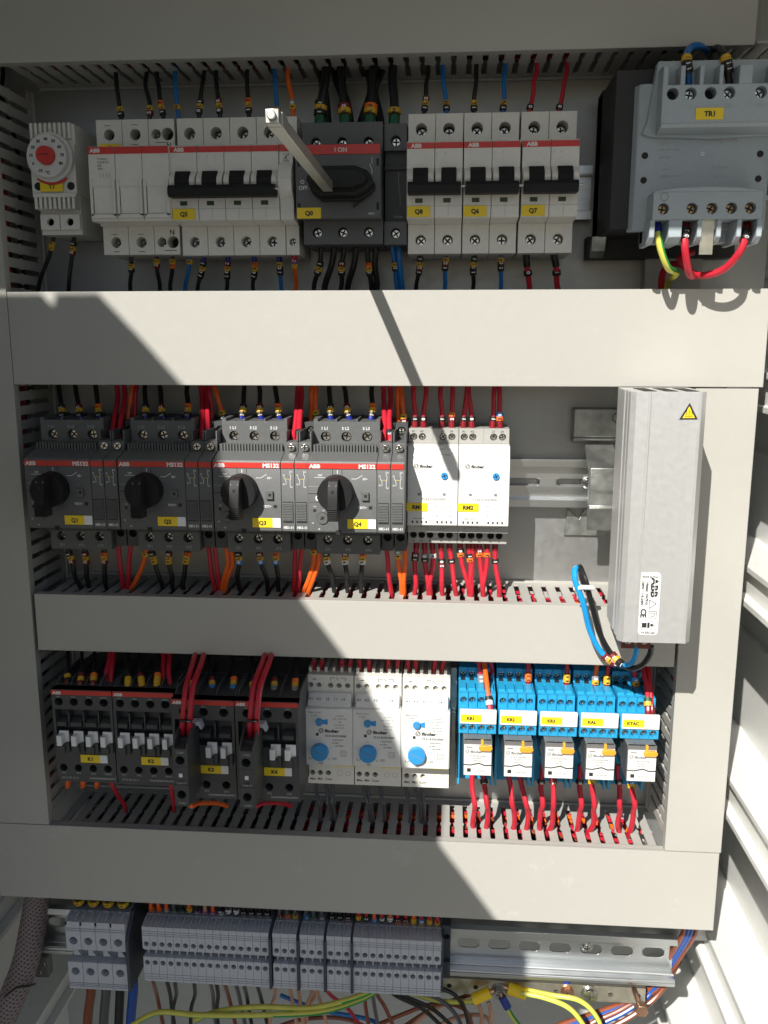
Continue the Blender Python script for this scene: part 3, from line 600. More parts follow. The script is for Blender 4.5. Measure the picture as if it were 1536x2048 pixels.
def hk(label, x):
    T = thing('contact_block', label, 'contact block', x, Z2, 0, 'narrow auxiliary contact blocks'); q = M()
    q.px([(8, -23.6), (88, -23.6), (89, -22.6), (89, 22.6), (88.4, 23.6), (75, 27.6), (73, 27.8), (73, 34), (70, 34.6), (58, 34.6), (58, 30), (8, 30)], .2, 8.8, 'dark_grey')
    q.holed(.3, 8.7, 33, 45, 48, 8, [(4.5, 39.5, 3)], 'darker_grey', 6, 'hole_dark').box(.3, 1.2, 34.6, 41, 30, 72, 'dark_grey').box(7.8, 8.7, 34.6, 41, 30, 72, 'dark_grey')
    q.holed(.4, 8.6, -43, -30, 55, 8, [(4.5, -33.4, 2.9)], 'darker_grey', 6, 'hole_dark').box(.4, 8.6, -30, -23.6, 8, 60, 'darker_grey')
    for i in range(11): q.box(.9, 7.6, -15.6+1.06*i, -15.05+1.06*i, 89, 89.8, 'dark_grey')
    q.box(.9, 7.6, -16.2, -3.6, 88.9, 89.4, 'dark_grey'); q.line([(.8, -3.4), (7.8, -3.4)], .5, 89.4, 'hole_dark').line([(.8, -16.6), (7.8, -16.6)], .5, 89.4, 'hole_dark'); q.obj('housing', T)
    M().box(.4, 8.4, 18.9, 22.4, 88.8, 89.5, 'red_strip').obj('red_strip', T)
    q = M().text('HK1-11', 4.4, -20.3, 89, 1.65, 'ink_white', True, sx=.92).text('33', 1.8, 14.4, 89, .95, 'ink_white').text('41', 6.9, 16.6, 89, .95, 'ink_white').text('34', 1.8, 8.4, 89, .95, 'ink_white').text('42', 6.9, 6.6, 89, .95, 'ink_white')
    q.line([(2.0, 13.4), (3.3, 10.6), (3.3, 8)], .25, 89, 'ink_white').line([(6, 17.4), (6, 14.2), (6.6, 14.2)], .25, 89, 'ink_white').line([(6.7, 14), (6, 11), (6, 6.4)], .25, 89, 'ink_white').line([(3.2, 11.8), (6, 11.8)], .2, 89, 'yellow_tag'); q.obj('printing', T)
    screw(T, 4.6, 30.8, 75.2, 2.6); screw(T, 4.5, 39.5, 46, 2.4)
XS = [-281.0, -217.5, -154.0, -91.4]
for i, x in enumerate(XS):
    Qn = f'Q{i+1}'
    starter(f'dark grey motor starter with black rotary knob and yellow {Qn} tag', Qn, x, i > 1)
    hk(f'narrow dark contact block touching the right side of motor starter {Qn}', x+45.0)
    hk(f'narrow dark contact block one place further right of motor starter {Qn}', x+54.0)
def timer(label, st, x):
    T = thing('monitoring_relay', label, 'relay', x, Z2, 0, 'white level monitoring relays'); q = M()
    q.holed(.3, 17, 31.6, 41.3, 46, 8, [(3.8, 35.6, 2.4), (9.6, 35.6, 2.4)], 'light_grey', 4, 'hole_dark').holed(17, 34.4, 31.6, 41.3, 46, 8, [(23.8, 35.6, 2.4), (29.8, 35.6, 2.4)], 'light_grey', 4, 'hole_dark')
    q.holed(.3, 18, -39, -29.5, 46, 8, [(4, -33.4, 2.4), (9.8, -33.4, 2.4), (15.6, -33.4, 2.4)], 'light_grey', 4, 'hole_dark').holed(18, 34.4, -39, -29.5, 46, 8, [(23.4, -33.4, 2.4), (29.2, -33.4, 2.4)], 'light_grey', 4, 'hole_dark')
    q.box(.3, 34.4, -29.5, 31.6, 8, 52, 'light_grey').box(.2, 34.6, -29.4, -23.6, 46, 55, 'light_grey').obj('housing', T)
    q = M().px([(50, -23.4), (61.4, -23.4), (62, -22.8), (62, 21), (57.5, 31), (50, 31.4)], .3, 34.3, 'bright_white'); q.obj('front_cover', T, .4)
    q = M(); finder(q, 4.6, 17.4, 62, 2.2, 'ink_black')
    q.text('72.42.0.024.0000', 18, -5.0, 62, 1.7, 'ink_grey').text('24V', 7.3, 24.8, 60.3, 1.2, 'ink_dim').text('12A 250V', 25.6, 24.8, 60.3, 1.2, 'ink_grey').text('0.2 s', 19.2, 8.6, 62, 1.1, 'ink_grey').text('20 s', 32, 8.6, 62, 1.1, 'ink_grey').text('10 s', 27.6, 15.2, 62, 1.1, 'ink_dim')
    q.line([(22, 27), (22, 28.8), (24.6, 28.8), (26.8, 30)], .25, 59, 'ink_grey').line([(26.8, 28.8), (29, 28.8), (29, 27)], .25, 59, 'ink_grey')
    q.text('1', 8.3, 2, 62, 1, 'ink_dim').text('2', 25.6, 1.6, 62, 1, 'ink_dim').text('Made in EU-01', 8.5, -18.2, 62, .95, 'ink_grey')
    for a, s_ in ((-4.5, 'ME'), (4.6, 'MI')): q.text(s_, 24.9+a, -9.6, 62, 1, 'ink_dim').text(s_, 24.9+a, -16.6, 62, 1, 'ink_dim')
    q.ring(24.9, -13, 2.6, .25, 62, 'ink_grey', 20, .6, 4.4)
    for a in range(4): q.box(3.4+3.1*a, 4.5+3.1*a, -21.6, -20.0, 62, 62.08, 'ink_black').box(20.2+3.1*a, 21.3+3.1*a, -21.6, -20.0, 62, 62.08, 'ink_black')
    for xx in (8.4, 25.2): q.box(xx-1, xx+1, -2.6, -.8, 62, 62.1, 'ink_grey')
    for xx, s_ in ((3.4, 'A1'), (9.2, 'A2'), (23.5, '21'), (29.5, '24')): q.text(s_, xx, 39.4, 46, 1.4, 'ink_black')
    for xx, s_ in ((4, 'B1'), (9.8, 'B2'), (15.6, 'B3'), (23.4, '14'), (29.2, '11')): q.text(s_, xx, -37.4, 46, 1.2, 'ink_black')
    q.line([(5, -27.6), (5, -25.4), (14, -25.4), (14, -27.6)], .3, 55, 'ink_grey').line([(9.6, -27.4), (9.6, -25.2)], .3, 55, 'ink_grey').line([(23, -25.6), (23, -27.2), (28.8, -25.6), (28.8, -24.6)], .3, 55, 'ink_grey'); q.obj('printing', T)
    k = M().cyl(25.2, 11, 2.5, 60, 63, 'knob_blue', 24, 2.3); k.line([(23.6, 10.4), (26.8, 11.6)], .6, 63, 'ink_black').line([(24.6, 12.6), (25.8, 9.4)], .6, 63, 'ink_black'); k.obj('adjusting_screw', T)
    name_tag(T, st, .0, 14.0, -13.2, -7.6, 62.1)
    for xx in (3.8, 9.6, 23.8, 29.8): screw(T, xx, 35.6, 44, 2.05)
timer('white relay with small blue screw and yellow RM1 tag', 'RM1', -28.4)
timer('white relay with small blue screw and yellow RM2 tag', 'RM2', 6.0)

# heater, its bracket and its cable
T = thing('heater', 'tall silver ribbed enclosure heater with hot surface warning triangle', 'heater', 104, -149.6, 0); q = M()
prof = [(1.5, 78), (.2, 104), (.2, 106), (1.6, 107.2), (1.6, 110), (.1, 111), (.1, 117), (1.6, 118.4), (1.6, 121), (-.4, 122), (-.4, 127.2), (2.4, 130), (9, 130), (9.6, 130.5), (10.4, 130.5), (11, 130), (37.4, 130), (38, 130.5), (39, 130.4), (42.6, 126), (43, 112), (44, 100), (44, 78)]
q.pz(prof, 0, 150.2, 'aluminium').obj('finned_body', T)
q = M()
for a in (8, 20, 32): q.pz([(a, 90), (a+7, 90), (a+7, 124), (a, 124)], 150.2, 150.5, 'hole_dark')
q.obj('vent_opening', T)
q = M().pp([(27.0, 134.6), (37.4, 134.8), (32.3, 144.2)], 129.9, 130.25, 'ink_black').pp([(28.7, 135.5), (35.7, 135.6), (32.2, 142.2)], 130.25, 130.35, 'yellow_tag')
for a in (30.4, 32, 33.6): q.line([(a, 136.9), (a+.5, 138), (a+.1, 138.9), (a+.7, 140)], .32, 130.4, 'ink_black')
q.line([(29.8, 136.4), (34.4, 136.4)], .25, 130.4, 'ink_black'); q.obj('warning_triangle', T)
q = M(); c = [(11.4+1.6*(1-math.cos(a)), 0) for a in (0,)]
rr = []; x0, x1, z0, z1, r = 10.6, 22.4, 5.0, 43.8, 2.2
for cx, cz, a0 in ((x1-r, z1-r, 0), (x0+r, z1-r, 90), (x0+r, z0+r, 180), (x1-r, z0+r, 270)): rr += [(cx+r*math.cos(math.radians(a0+k*15)), cz+r*math.sin(math.radians(a0+k*15))) for k in range(7)]
q.pp(rr, 130, 130.25, 'white_tag'); V = -math.pi/2
q.text('MADE IN ITALY', 16.6, 41.2, 130.3, 1.0, 'ink_black', True, sx=1.05).text('7A-B46-228', 16.6, 6.4, 130.3, 1.0, 'ink_black', True, sx=1.2)
q.text('ABB', 19.0, 34.8, 130.3, 4.0, 'ink_black', True, rot=V, sx=1.2); q.line([(19, 40), (19, 29.6)], .35, 130.45, 'white_tag')
q.text('Heater  VA7910', 14.8, 30.8, 130.3, 1.5, 'ink_black', True, rot=V).text('100W / 110-240V', 12.2, 30.8, 130.3, 1.5, 'ink_black', True, rot=V).text('CE', 13.4, 18.6, 130.3, 3.3, 'ink_black', True, rot=V)
for a, b in (((20.6, 24.6), (16.4, 21.6)), ((16.4, 21.6), (16.4, 27)), ((16.4, 27), (20.6, 24.6))): q.line([a, b], .4, 130.3, 'ink_black')
for u in (2.1, 1.0):
    for a, b in (((-u, -u), (u, -u)), ((u, -u), (u, u)), ((u, u), (-u, u)), ((-u, u), (-u, -u))): q.line([(18.8+a[0], 17.8+a[1]), (18.8+b[0], 17.8+b[1])], .35, 130.3, 'ink_black')
q.ring(16, 11.2, 4, .25, 130.3, 'ink_black'); q.box(12.8, 15.6, 9.6, 12.6, 130.3, 130.36, 'ink_black').box(16, 17.4, 9.4, 12.9, 130.3, 130.36, 'ink_black').cyl(18.6, 11.2, .9, 130.3, 130.36, 'ink_black'); q.obj('rating_label', T)
q = M()
for xx in (5.5, 15.5): q.box(xx, xx+8, -11, 0, 94, 110, 'terminal_brown')
o = q.obj('terminal', T)
for xx in (9.5, 19.5): screw(T, xx, -6, 110.5, 2.3)
T = thing('heater_bracket', 'stamped dull zinc bracket holding the heater off the rail', 'bracket', 86, -70)
M().box(1.5, 40, 32, 52.5, .4, 14, 'bracket_zinc').px([(14, 32), (14, 30), (10, 27.5), (.5, 27.5), (.5, 32)], 1.5, 40, 'bracket_zinc').obj('upper_flange', T, 1.5)
M().px([(14, 27.5), (44, 14.5), (46, 14.5), (46, -1), (44, -3), (44, -12), (46, -13), (40, -30), (38, -30), (38, -14), (36, -12), (36, 10), (14, 24)], 10, 30, 'bracket_zinc').obj('bent_arm', T, .3)
M().pp([(-.5, -42), (40, -42), (40, -22), (14, -22), (10, -30), (1.5, -22)], .5, 2.4, 'bracket_zinc').obj('lower_flange', T, .3)
q = M().cyl(32, 46, 3.6, 14, 15.4, 'screw_zinc', 20).ring(32, 46, 3.7, .5, 15.4, 'ink_black', 20); q.obj('bolt', T)
def A(*pts): return [at(*p) for p in pts]
wire('bright blue wire looping in front of the duct to the heater', 'c', A((1166, 1150, 66), (1152, 1136, 78), (1150, 1160, 84), (1166, 1205, 84), (1180, 1262, 80), (1204, 1306, 78), (1240, 1330, 84), (1262, 1326, 94), (1272, 1306, 100), (1274, 1292, 102)), 1.9, '2N2', 84, sr=3.0, chl=3.5, group='heater supply wires')
wire('black wire looping in front of the duct to the heater', 'k', A((1166, 1165, 60), (1160, 1138, 74), (1161, 1136, 78), (1172, 1165, 84), (1184, 1212, 82), (1200, 1268, 79), (1226, 1312, 80), (1256, 1336, 90), (1284, 1330, 98), (1300, 1308, 102), (1302, 1292, 104)), 1.9, '2L1', 90, sr=3.0, chl=3.5, group='heater supply wires')
q = tube(M(), spline(A((1150, 1178, 82), (1168, 1175, 88), (1186, 1176, 86)), 1.), 1.6, 'nylon', 8); solo(q, 'cable_tie', 'white cable tie holding the blue and black heater wires together', 'cable tie')

# ================================================================== ROW 3
Z3 = -249
def contactor(label, st, x, pf, big):
    T = thing('contactor', label, 'contactor', x, Z3, 0, 'dark grey contactors'); q = M(); n = 3 if big else 4
    hr = 3.0 if not big else 3.1; xs = [5.3+10.9*i for i in range(4)] if not big else [8.5+14.1*i for i in range(3)]
    dz = -3.5 if big else 0
    q.holed(.2, 44.0, 22.4, 37.2, pf, 8, [(a, 28.2, hr) for a in xs], 'contactor_grey', 9, 'hole_dark')
    for a in [.2]+[(u+v)/2-.6 for u, v in zip(xs, xs[1:])]+[42.8]: q.px([(30, 37.2), (pf-8, 37.2), (pf-14, 41), (30, 42)], a, a+1.2, 'contactor_grey')
    q.box(.2, 44, 37, 38, 20, 44, 'contactor_grey')
    q.box(.2, 44, 3.5, 22.4, 8, pf-9, 'darker_grey').box(.2, 2.2, 3.5, 22.4, pf-9, pf, 'contactor_grey').box(42, 44, 3.5, 22.4, pf-9, pf, 'contactor_grey')
    for a in [(u+v)/2 for u, v in zip(xs, xs[1:])]: q.box(a-.5, a+.5, 8, 20, pf-9, pf-2, 'contactor_grey')
    for a in xs: q.px([(pf-9, 8), (pf-1, 9), (pf-1, 12), (pf-5, 14), (pf-9, 14)], a-4, a+4, 'contactor_grey')
    q.box(.2, 44, -18+dz, 3.5, 8, pf, 'contactor_grey')
    q.holed(.2, 44, -27+dz, -18+dz, pf, 8, [(a, -22.2+dz, hr-.2) for a in xs], 'contactor_grey', 9, 'hole_dark').box(.2, 44, -33.6+dz, -27+dz, 8, pf-1.5, 'contactor_grey')
    q.obj('housing', T)
    q = M().px([(pf-8, 37.2), (pf-.4, 37.2), (pf+.4, 36.4), (pf+.5, 33.6), (pf-.2, 33.2)], .2, 44, 'red_strip'); q.obj('red_strip', T)
    sl = [7+10.6*i for i in range(4)] if not big else [27.2, 37.6]
    for a in sl:
        o = M().box(a-2.6, a+4.4, -3.4, 6.6, pf, pf+1.2, 'white_tag').box(a-2.4, a+1.2, -2.6, 5, pf+1.2, pf+6.4, 'white_tag').obj('white_slider', T, .3)
        M().px([(pf, -9), (pf+4.6, -8.6), (pf+5, -3.4), (pf+3, -2.4), (pf, -2.4)], a-2.9, a+2.4, 'contactor_grey').px([(pf, -9), (pf+3, -9), (pf+3, -1.6), (pf, -1.6)], a+2.4, a+5, 'contactor_grey').obj('guard_hook', T)
    q = M(); logo(q, 1.2, 35.0, pf+.5, 2.2, 'ink_white'); tp = ('1L1', '3L2', '5L3', '13NO'); bt = ('2T1', '4T2', '6T3', '14NO')
    for i, a in enumerate(xs): q.text(tp[i], a, 31.9 if not big else 32.2, pf, 1.5, 'ink_dim').text(bt[i], a, -26.2+dz*1.25, pf, 1.5, 'ink_dim')
    q.obj('printing', T); M().text('24-60V50/60HZ20-60VDC', 33, -30.6+dz, pf-1.5, 1.25, 'ink_dim', True).obj('coil_marking', T); M().text('AF16-30-10-11' if not big else 'AF26-30-00-11', 9, -30.6+dz, pf-1.5, 1.5, 'ink_dim').obj('type_marking', T)
    if big:
        name_tag(T, st, 19.4, 34, -16.8, -10.8, pf+.5, 38.8)
        A_ = M(); a, b = 9.2, 19.0
        A_.holed(a, b, 1.8, 14.4, 120, pf, [((a+b)/2-.3, 6.2, 3.1)], 'contactor_grey', 9, 'hole_dark').box(a, b, -9.2, 1.6, pf, 120, 'contactor_grey').box(a, b, -11.4, -9.3, pf, 119.4, 'contactor_grey').holed(a, b, -26.6, -11.5, 120, pf, [((a+b)/2-.2, -18.4, 3)], 'contactor_grey', 9, 'hole_dark')
        A_.px([(pf, 14.4), (120, 14.4), (119, 17), (109, 23), (pf, 24)], a, a+.9, 'contactor_grey').px([(pf, 14.4), (120, 14.4), (119, 17), (109, 23), (pf, 24)], b-.9, b, 'contactor_grey').box(a+.9, b-.9, 14.4, 16, pf, 108, 'contactor_grey')
        ao = A_.obj('front_contact_block', T)
        M().box(12.8, 15.2, -5.6, -3.0, 120, 120.6, 'white_tag').obj('indicator', ao)
        q = M().text('.3 NO', 14, 11.8, 120, 1.5, 'ink_dim').text('CA4-10', 14, -10.4, 119.5, 1.5, 'ink_dim').text('.4 NO', 14, -24.4, 120, 1.5, 'ink_dim'); q.line([(12.6, -8.2), (15.8, -8.2)], .7, 120, 'hole_dark'); q.obj('printing', ao)
        M().pp([(16.5, 22), (16.5, 24.4), (22, 24.8), (23.8, 19.4), (22.4, 19.2), (21, 21.8)], pf+2, pf+8, 'terminal_grey').obj('release_tab', ao)
    else: name_tag(T, st, 18.8, 33, -17.4, -11.4, pf+.5, 38.4)
contactor('dark contactor at the left end with four white sliders and yellow K1 tag', 'K1', -278.4, 82, False)
contactor('dark contactor with four white sliders and yellow K2 tag', 'K2', -234.0, 82, False)
contactor('dark contactor with projecting narrow block and yellow K3 tag', 'K3', -188.6, 92, True)
contactor('dark contactor with projecting narrow block and yellow K4 tag', 'K4', -144.2, 92, True)
def level(label, st, x, code):
    T = thing('level_relay', label, 'relay', x, Z3-1.5, 0, 'white level relays with blue knobs'); q = M()
    q.holed(.3, 12.5, 31, 42.5, 50, 8, [(3.3, 34.6, 1.9), (9.2, 34.6, 1.9)], 'white_plastic', 5, 'hole_dark').holed(12.5, 34.5, 31, 42.5, 50, 8, [(17.8, 34.6, 1.9), (24, 34.6, 1.9), (30.2, 34.6, 1.9)], 'white_plastic', 5, 'hole_dark')
    q.px([(8, 31), (50, 31), (50.6, 24), (8, 24)], .3, 34.5, 'white_plastic').holed(.3, 21, -42.5, -22, 51, 8, [(3.6, -33.8, 1.9), (9.4, -33.8, 1.9), (15.4, -33.8, 1.9)], 'white_plastic', 5, 'hole_dark').box(21, 34.5, -42.5, -22, 8, 51, 'white_plastic')
    q.box(.3, 34.5, -22, 24, 8, 51, 'white_plastic')
    for a in range(6): q.box(1+5.8*a, 3.2+5.8*a, 42.5, 46, 18, 44, 'white_plastic')
    q.obj('housing', T)
    M().box(0, 34.8, -22.4, 21.8, 51, 62, 'bright_white').px([(50.6, 30), (52.6, 30), (60, 21.8), (50.6, 21.8)], 1.6, 33.4, 'bright_white').obj('front_cover', T, 1.0)
    k = M().cyl(11.2, -11.2, 6.4, 62, 65.6, 'knob_blue', 36, 6.1); k.line([(7, -9.2), (15.4, -13.2)], .5, 65.6, 'ink_grey'); k.obj('range_knob', T)
    k = M().cyl(11.0, 11.6, 2.7, 62, 64, 'knob_blue', 24, 2.5); k.line([(9.4, 10.6), (12.6, 12.4)], .5, 64, 'ink_grey').pp([(13.6, 10), (17, 9.4), (17, 13.8), (13.6, 13)], 62, 62.2, 'knob_blue'); k.obj('function_knob', T)
    q = M(); finder(q, 10.2, 4.8, 62, 2.5, 'ink_black', 1.3)
    q.text('72.01.8.024.0000', 22.6, 1.0, 62, 1.6, 'ink_black').text('LEVEL RELAY', 24.5, -2, 62, 1.0, 'ink_black').text('Us 24V~', 22.6, -4.4, 62, 1.1, 'ink_black').text('16A 250V~', 25.6, -6.6, 62, 1.1, 'ink_black')
    for i, s_ in enumerate(('UL LISTED', 'IND. CONT. EQ.', '17RZ', '16A 250V AC', '10A 1/2 HP')): q.text(s_, 25.6, 16.4-2.3*i, 62, .95, 'ink_grey')
    q.text('Made in EU-01', 7.6, 18.8, 62, 1.1, 'ink_grey').text(code, 7, 16.4, 62, 1.1, 'ink_grey').text('5', 3.2, -16.8, 62, 1.9, 'ink_grey').text('150', 21.4, -16.6, 62, 1.9, 'ink_grey').text('kΩ', 11.8, -20.2, 62, 1.5, 'ink_black').box(8.4, 10.3, .8, 2.9, 62, 62.1, 'ink_black')
    q.line([(11.2, -2.4), (11.2, -4)], .25, 62, 'ink_black').line([(4.4, -17.6), (6, -16.2)], .3, 62, 'ink_black').line([(16.6, -16.2), (18.2, -17.8)], .3, 62, 'ink_black').line([(2.2, -7.6), (4, -8.2)], .25, 62, 'ink_grey').line([(18.4, -8.2), (20.2, -7.6)], .25, 62, 'ink_grey')
    for u in (2.1, 1.1):
        for a, b in (((-u, -u), (u, -u)), ((u, -u), (u, u)), ((u, u), (-u, u)), ((-u, u), (-u, -u))): q.line([(28.2+a[0], -12.4+a[1]), (28.2+b[0], -12.4+b[1])], .28, 62, 'ink_grey')
    for xx, s_ in ((4.2, 'A1'), (9.8, 'A2'), (16.6, '12'), (22.2, '11'), (27.8, '14')): q.text(s_, xx, 26.8, 56.4, 2.2, 'ink_grey')
    for xx, s_ in ((4, 'Max'), (9.4, 'Min'), (15.6, 'Com')): q.text(s_, xx, -38.6, 51, 1.8, 'ink_black')
    q.text('~', 6, 39.4, 50, 2.6, 'ink_black', True).line([(17.8, 38), (17.8, 40.4), (21, 40.4)], .35, 50, 'ink_black').line([(22, 40.8), (23.4, 38.4)], .35, 50, 'ink_black').line([(25, 40.4), (28.6, 40.4), (28.6, 38)], .35, 50, 'ink_black')
    for xx in (24, 30): q.ring(xx, -33.6, 2, .3, 51, 'ink_dim')
    q.obj('printing', T)
    for xx in (3.3, 9.2, 17.8, 24, 30.2): screw(T, xx, 34.6, 47, 1.6)
    q = M().box(19.5, 33.6, -27.6, -22.2, 51, 52.2, 'yellow_tag').text(st, 26.4, -24.4, 52.2, 2.2, 'ink_black', True); q.obj('name_tag', T)
level('white level relay with big blue knob, leftmost of the three and in shade', 'LR1', -101.4, 'C H13')
level('white level relay with big blue knob, middle of the three, crossed by the shadow edge', 'LR2', -66.6, 'D H30')
level('white level relay with big blue knob, rightmost of the three, in full sun', 'LR3', -31.6, 'D H30')
solo(M().box(3.2, 8.0, -300, -206, 6, 34, 'bracket_zinc').box(4, 7.4, -262, -238, 34, 40, 'bracket_zinc'), 'end_bracket', 'narrow greyish end stop between the last white relay and the first blue relay socket', 'end stop', bev=.4)
def socket(label, st, x):
    T = thing('relay_socket', label, 'relay socket', x, Z3, 0, 'blue relay sockets with white plug-in relays'); q = M(); c4 = [3.3+6.2*i for i in range(4)]; X = 25.6
    q.holed(0, X, 37.2, 46, 40, 8, [(a, 41, 2.3) for a in c4], 'relay_blue', 4, 'hole_dark')
    q.box(0, X, 46, 54, 8, 22, 'relay_blue').box(0, X, -45.6, 37.2, 8, 32, 'relay_blue')
    q.holed(0, X, 26.4, 36.6, 65, 32, [(a, 31.6, 2.35) for a in c4], 'relay_blue', 4, 'relay_blue').box(0, X, 36.6, 37.2, 32, 46, 'relay_blue')
    for i in range(4): q.box(.4+6.3*i, 5.2+6.3*i, 36.6, 38.2, 48, 60, 'relay_blue'); q.box(1.4+6.3*i, 4.4+6.3*i, 37.2, 38.6, 40, 43, 'hole_dark')
    for i in range(1, 4): q.box(6.3*i-.35, 6.3*i+.25, 26.4, 38.4, 65, 66.2, 'relay_blue'); q.box(6.3*i-.35, 6.3*i+.25, 38, 46, 40, 41, 'relay_blue')
    q.holed(0, X, 12.6, 20, 78, 34, [(a, 16.6, 2.35) for a in c4], 'relay_blue', 4, 'relay_blue').box(0, X, 20, 26.4, 34, 76, 'relay_blue')
    for i in range(1, 4): q.box(6.3*i-.35, 6.3*i+.25, 12.6, 20, 78, 78.9, 'relay_blue')
    q.box(0, 1.6, -44, 12.6, 30, 44, 'relay_blue').box(X-1.6, X, -44, 12.6, 30, 44, 'relay_blue').obj('socket_body', T)
    for a in c4: screw(T, a, 41, 37.6, 1.9); screw(T, a, 31.6, 63, 1.9); screw(T, a, 16.6, 76, 1.9)
    o = M().box(.6, X+.2, 19.8, 30.2, 76.6, 79.2, 'bright_white').obj('marking_plate', T, .5)
    q = M().box(1.4, 15.4, 21.6, 26.8, 79.1, 79.45, 'yellow_tag').text(st, 8, 24.2, 79.45, 2.2, 'ink_black', True); q.obj('name_tag', o)
    rl = M().box(3.4, 22.6, -13.2, 12.2, 34, 88, 'clear_cover').obj('relay_case', T, .6)
    q = M(); q.pp([(3.8, -13), (22.4, -13), (22.4, -5.6), (18, -6.0), (14, -4.4), (8, -5.8), (3.8, -5.4)], 88, 88.7, 'bright_white').pp([(3.8, -4.9), (8, -5.2), (14, -3.7), (18, -5.2), (22.4, -4.9), (22.4, 9.4), (3.8, 9.4)], 88, 88.9, 'bright_white')
    q.line([(3.6, -5.2), (8, -5.5), (14, -4.05), (18, -5.6), (22.6, -5.3)], .55, 88.95, 'ink_black')
    q.box(3.6, 22.6, 9.4, 12.2, 86, 88.3, 'clear_cover'); finder(q, 4.6, 4.4, 88.9, 1.95, 'ink_grey', 1.3)
    for i, s_ in enumerate(('55.34.9.024.0040', '7A 250V~', '24V DC')): q.text(s_, 13, 1.4-1.8*i, 88.9, 1.15, 'ink_grey')
    q.box(5.4, 9.4, 7.2, 8.0, 88.9, 88.95, 'ink_grey').box(6, 8.6, -10.6, -8, 88.7, 88.75, 'ink_black').text('55.34.9.024', 14.6, -9.6, 88.7, 1.1, 'ink_grey'); q.obj('relay_label', rl)
    M().pp([(13.6, 7), (15, 5.8), (21.4, 5.8), (22.8, 7.2), (22.8, 8.6), (21, 9.6), (15, 9.8), (13.6, 8.4)], 88.9, 91.2, 'orange_clip').obj('test_lever', rl, .4)
    M().box(15.2, 16.8, 9.5, 12.6, 87, 89, 'sleeve_4').obj('flag', rl)
    return T
for i, st in enumerate(('KR1', 'KR2', 'KR3', 'KAL', 'KTAC')): socket(f'blue relay socket with white relay and yellow {st} tag', st, 9.0+27.4*i)

# ================================================================== terminal strip
def big_terminal(i, x):
    T = thing('feed_through_terminal', f'wide grey feed-through terminal, {NTH[i]} from the left, above the thick cables', 'terminal', x, -440, 0, 'wide grey terminals'); w = 11.75; q = M()
    q.box(.12, w, 5, 31, 20, 50, 'terminal_recess').px([(50, 31), (53, 31.2), (62, 29.4), (62, 26), (48, 26)], .12, 1.4, 'terminal_grey').px([(50, 31), (53, 31), (60, 29), (48, 26)], w-5, w-3.6, 'terminal_grey')
    q.holed(.12, w, 5, 29.2, 62, 20, [(w/2, 12.6, 3.3)], 'terminal_grey', 9, 'hole_dark').holed(.12, w, -29.5, -6, 62, 20, [(w/2, -14.2, 3.3)], 'terminal_grey', 9, 'hole_dark')
    q.box(.12, w, -6, 5, 20, 52, 'terminal_recess').pp([(3.5, 5), (8, 5), (7, 1), (9.4, -3), (3.5, -3)], 54, 58, 'terminal_grey')
    for z in (21.5, 23.4, -24.4, -25.9, -27.4): q.box(.12, w, z, z+.3, 61.9, 62.35, 'terminal_recess')
    q.obj('terminal_body', T); screw(T, w/2, 12.6, 57, 2.8); screw(T, w/2, -14.2, 57, 2.8)
for i in range(4): big_terminal(i, -291.6+11.9*i)
GRP = [(-230.7, 16, 6.17, 'in the run of sixteen'), (-129.0, 3, 6.15, 'in the first trio'), (-108.1, 3, 6.15, 'in the middle trio'), (-87.6, 3, 6.15, 'in the last trio'), (-67.3, 11, 6.05, 'in the run of eleven')]
def small_terminal(label, x, w):
    T = thing('feed_through_terminal', label, 'terminal', x, -434, 0, 'narrow grey terminals'); W_ = w-.18
    def body():
        q = M(); q.box(0, W_, 3, 24, 20, 49, 'terminal_recess').px([(49, 24), (53, 24), (61, 22.2), (61, 20), (46, 19)], 0, .7, 'terminal_grey').px([(49, 23.6), (53, 23.6), (58, 22.2), (46, 20)], W_-2.6, W_-2.1, 'terminal_grey')
        q.holed(0, W_, 3, 22, 62, 20, [(W_/2, 7.2, 2.05)], 'terminal_grey', 6, 'hole_dark', 14).holed(0, W_, -25.2, -4, 62, 20, [(W_/2, -9, 2.05)], 'terminal_grey', 6, 'hole_dark', 14)
        q.box(0, W_, -4, 3, 20, 52, 'terminal_recess').box(W_-3.8, W_-2.6, -4, 2.4, 52, 58, 'terminal_grey').px([(52, 1.4), (59.5, .2), (59.5, 1.3), (52, 2.5)], 0, W_, 'terminal_grey')
        for z in (14.5, 16.2, 18, -19, -21.2, -23): q.box(0, W_, z, z+.25, 61.9, 62.25, 'terminal_recess')
        return q
    o = shared(('tb', w), 'terminal_body', T, body)
for x0, n, w, ph in GRP:
    for i in range(n): small_terminal(f'narrow grey terminal, {NTH[i]} from the left {ph}', x0+i*w, w)
q = lambda x, wd, z0, z1, pf: M().pp([(x, z0), (x+wd, z0), (x+wd, z1-4), (x+wd, z1), (x, z1)], 14, pf, 'partition')
solo(M().px([(12, -468), (64, -468), (64, -424), (48, -409), (12, -409)], -243.6, -241.2, 'partition'), 'terminal_end_plate', 'tall dark end plate right of the four wide terminals', 'end plate')
for x, ph in ((-131.8, 'right of the long run of sixteen terminals'), (-110.3, 'between the first and middle groups of three terminals'), (-89.8, 'between the middle and last groups of three terminals'), (-69.2, 'left of the run of eleven terminals')):
    solo(M().px([(12, -459), (64, -459), (64, -416), (46, -408), (12, -408)], x, x+1.9, 'partition'), 'terminal_partition', f'thin dark partition plate {ph}', 'partition', 'thin partitions in the terminal strip')
T = thing('end_clamp', 'black end clamp closing the right end of the terminal strip', 'end clamp', -.4, -434)
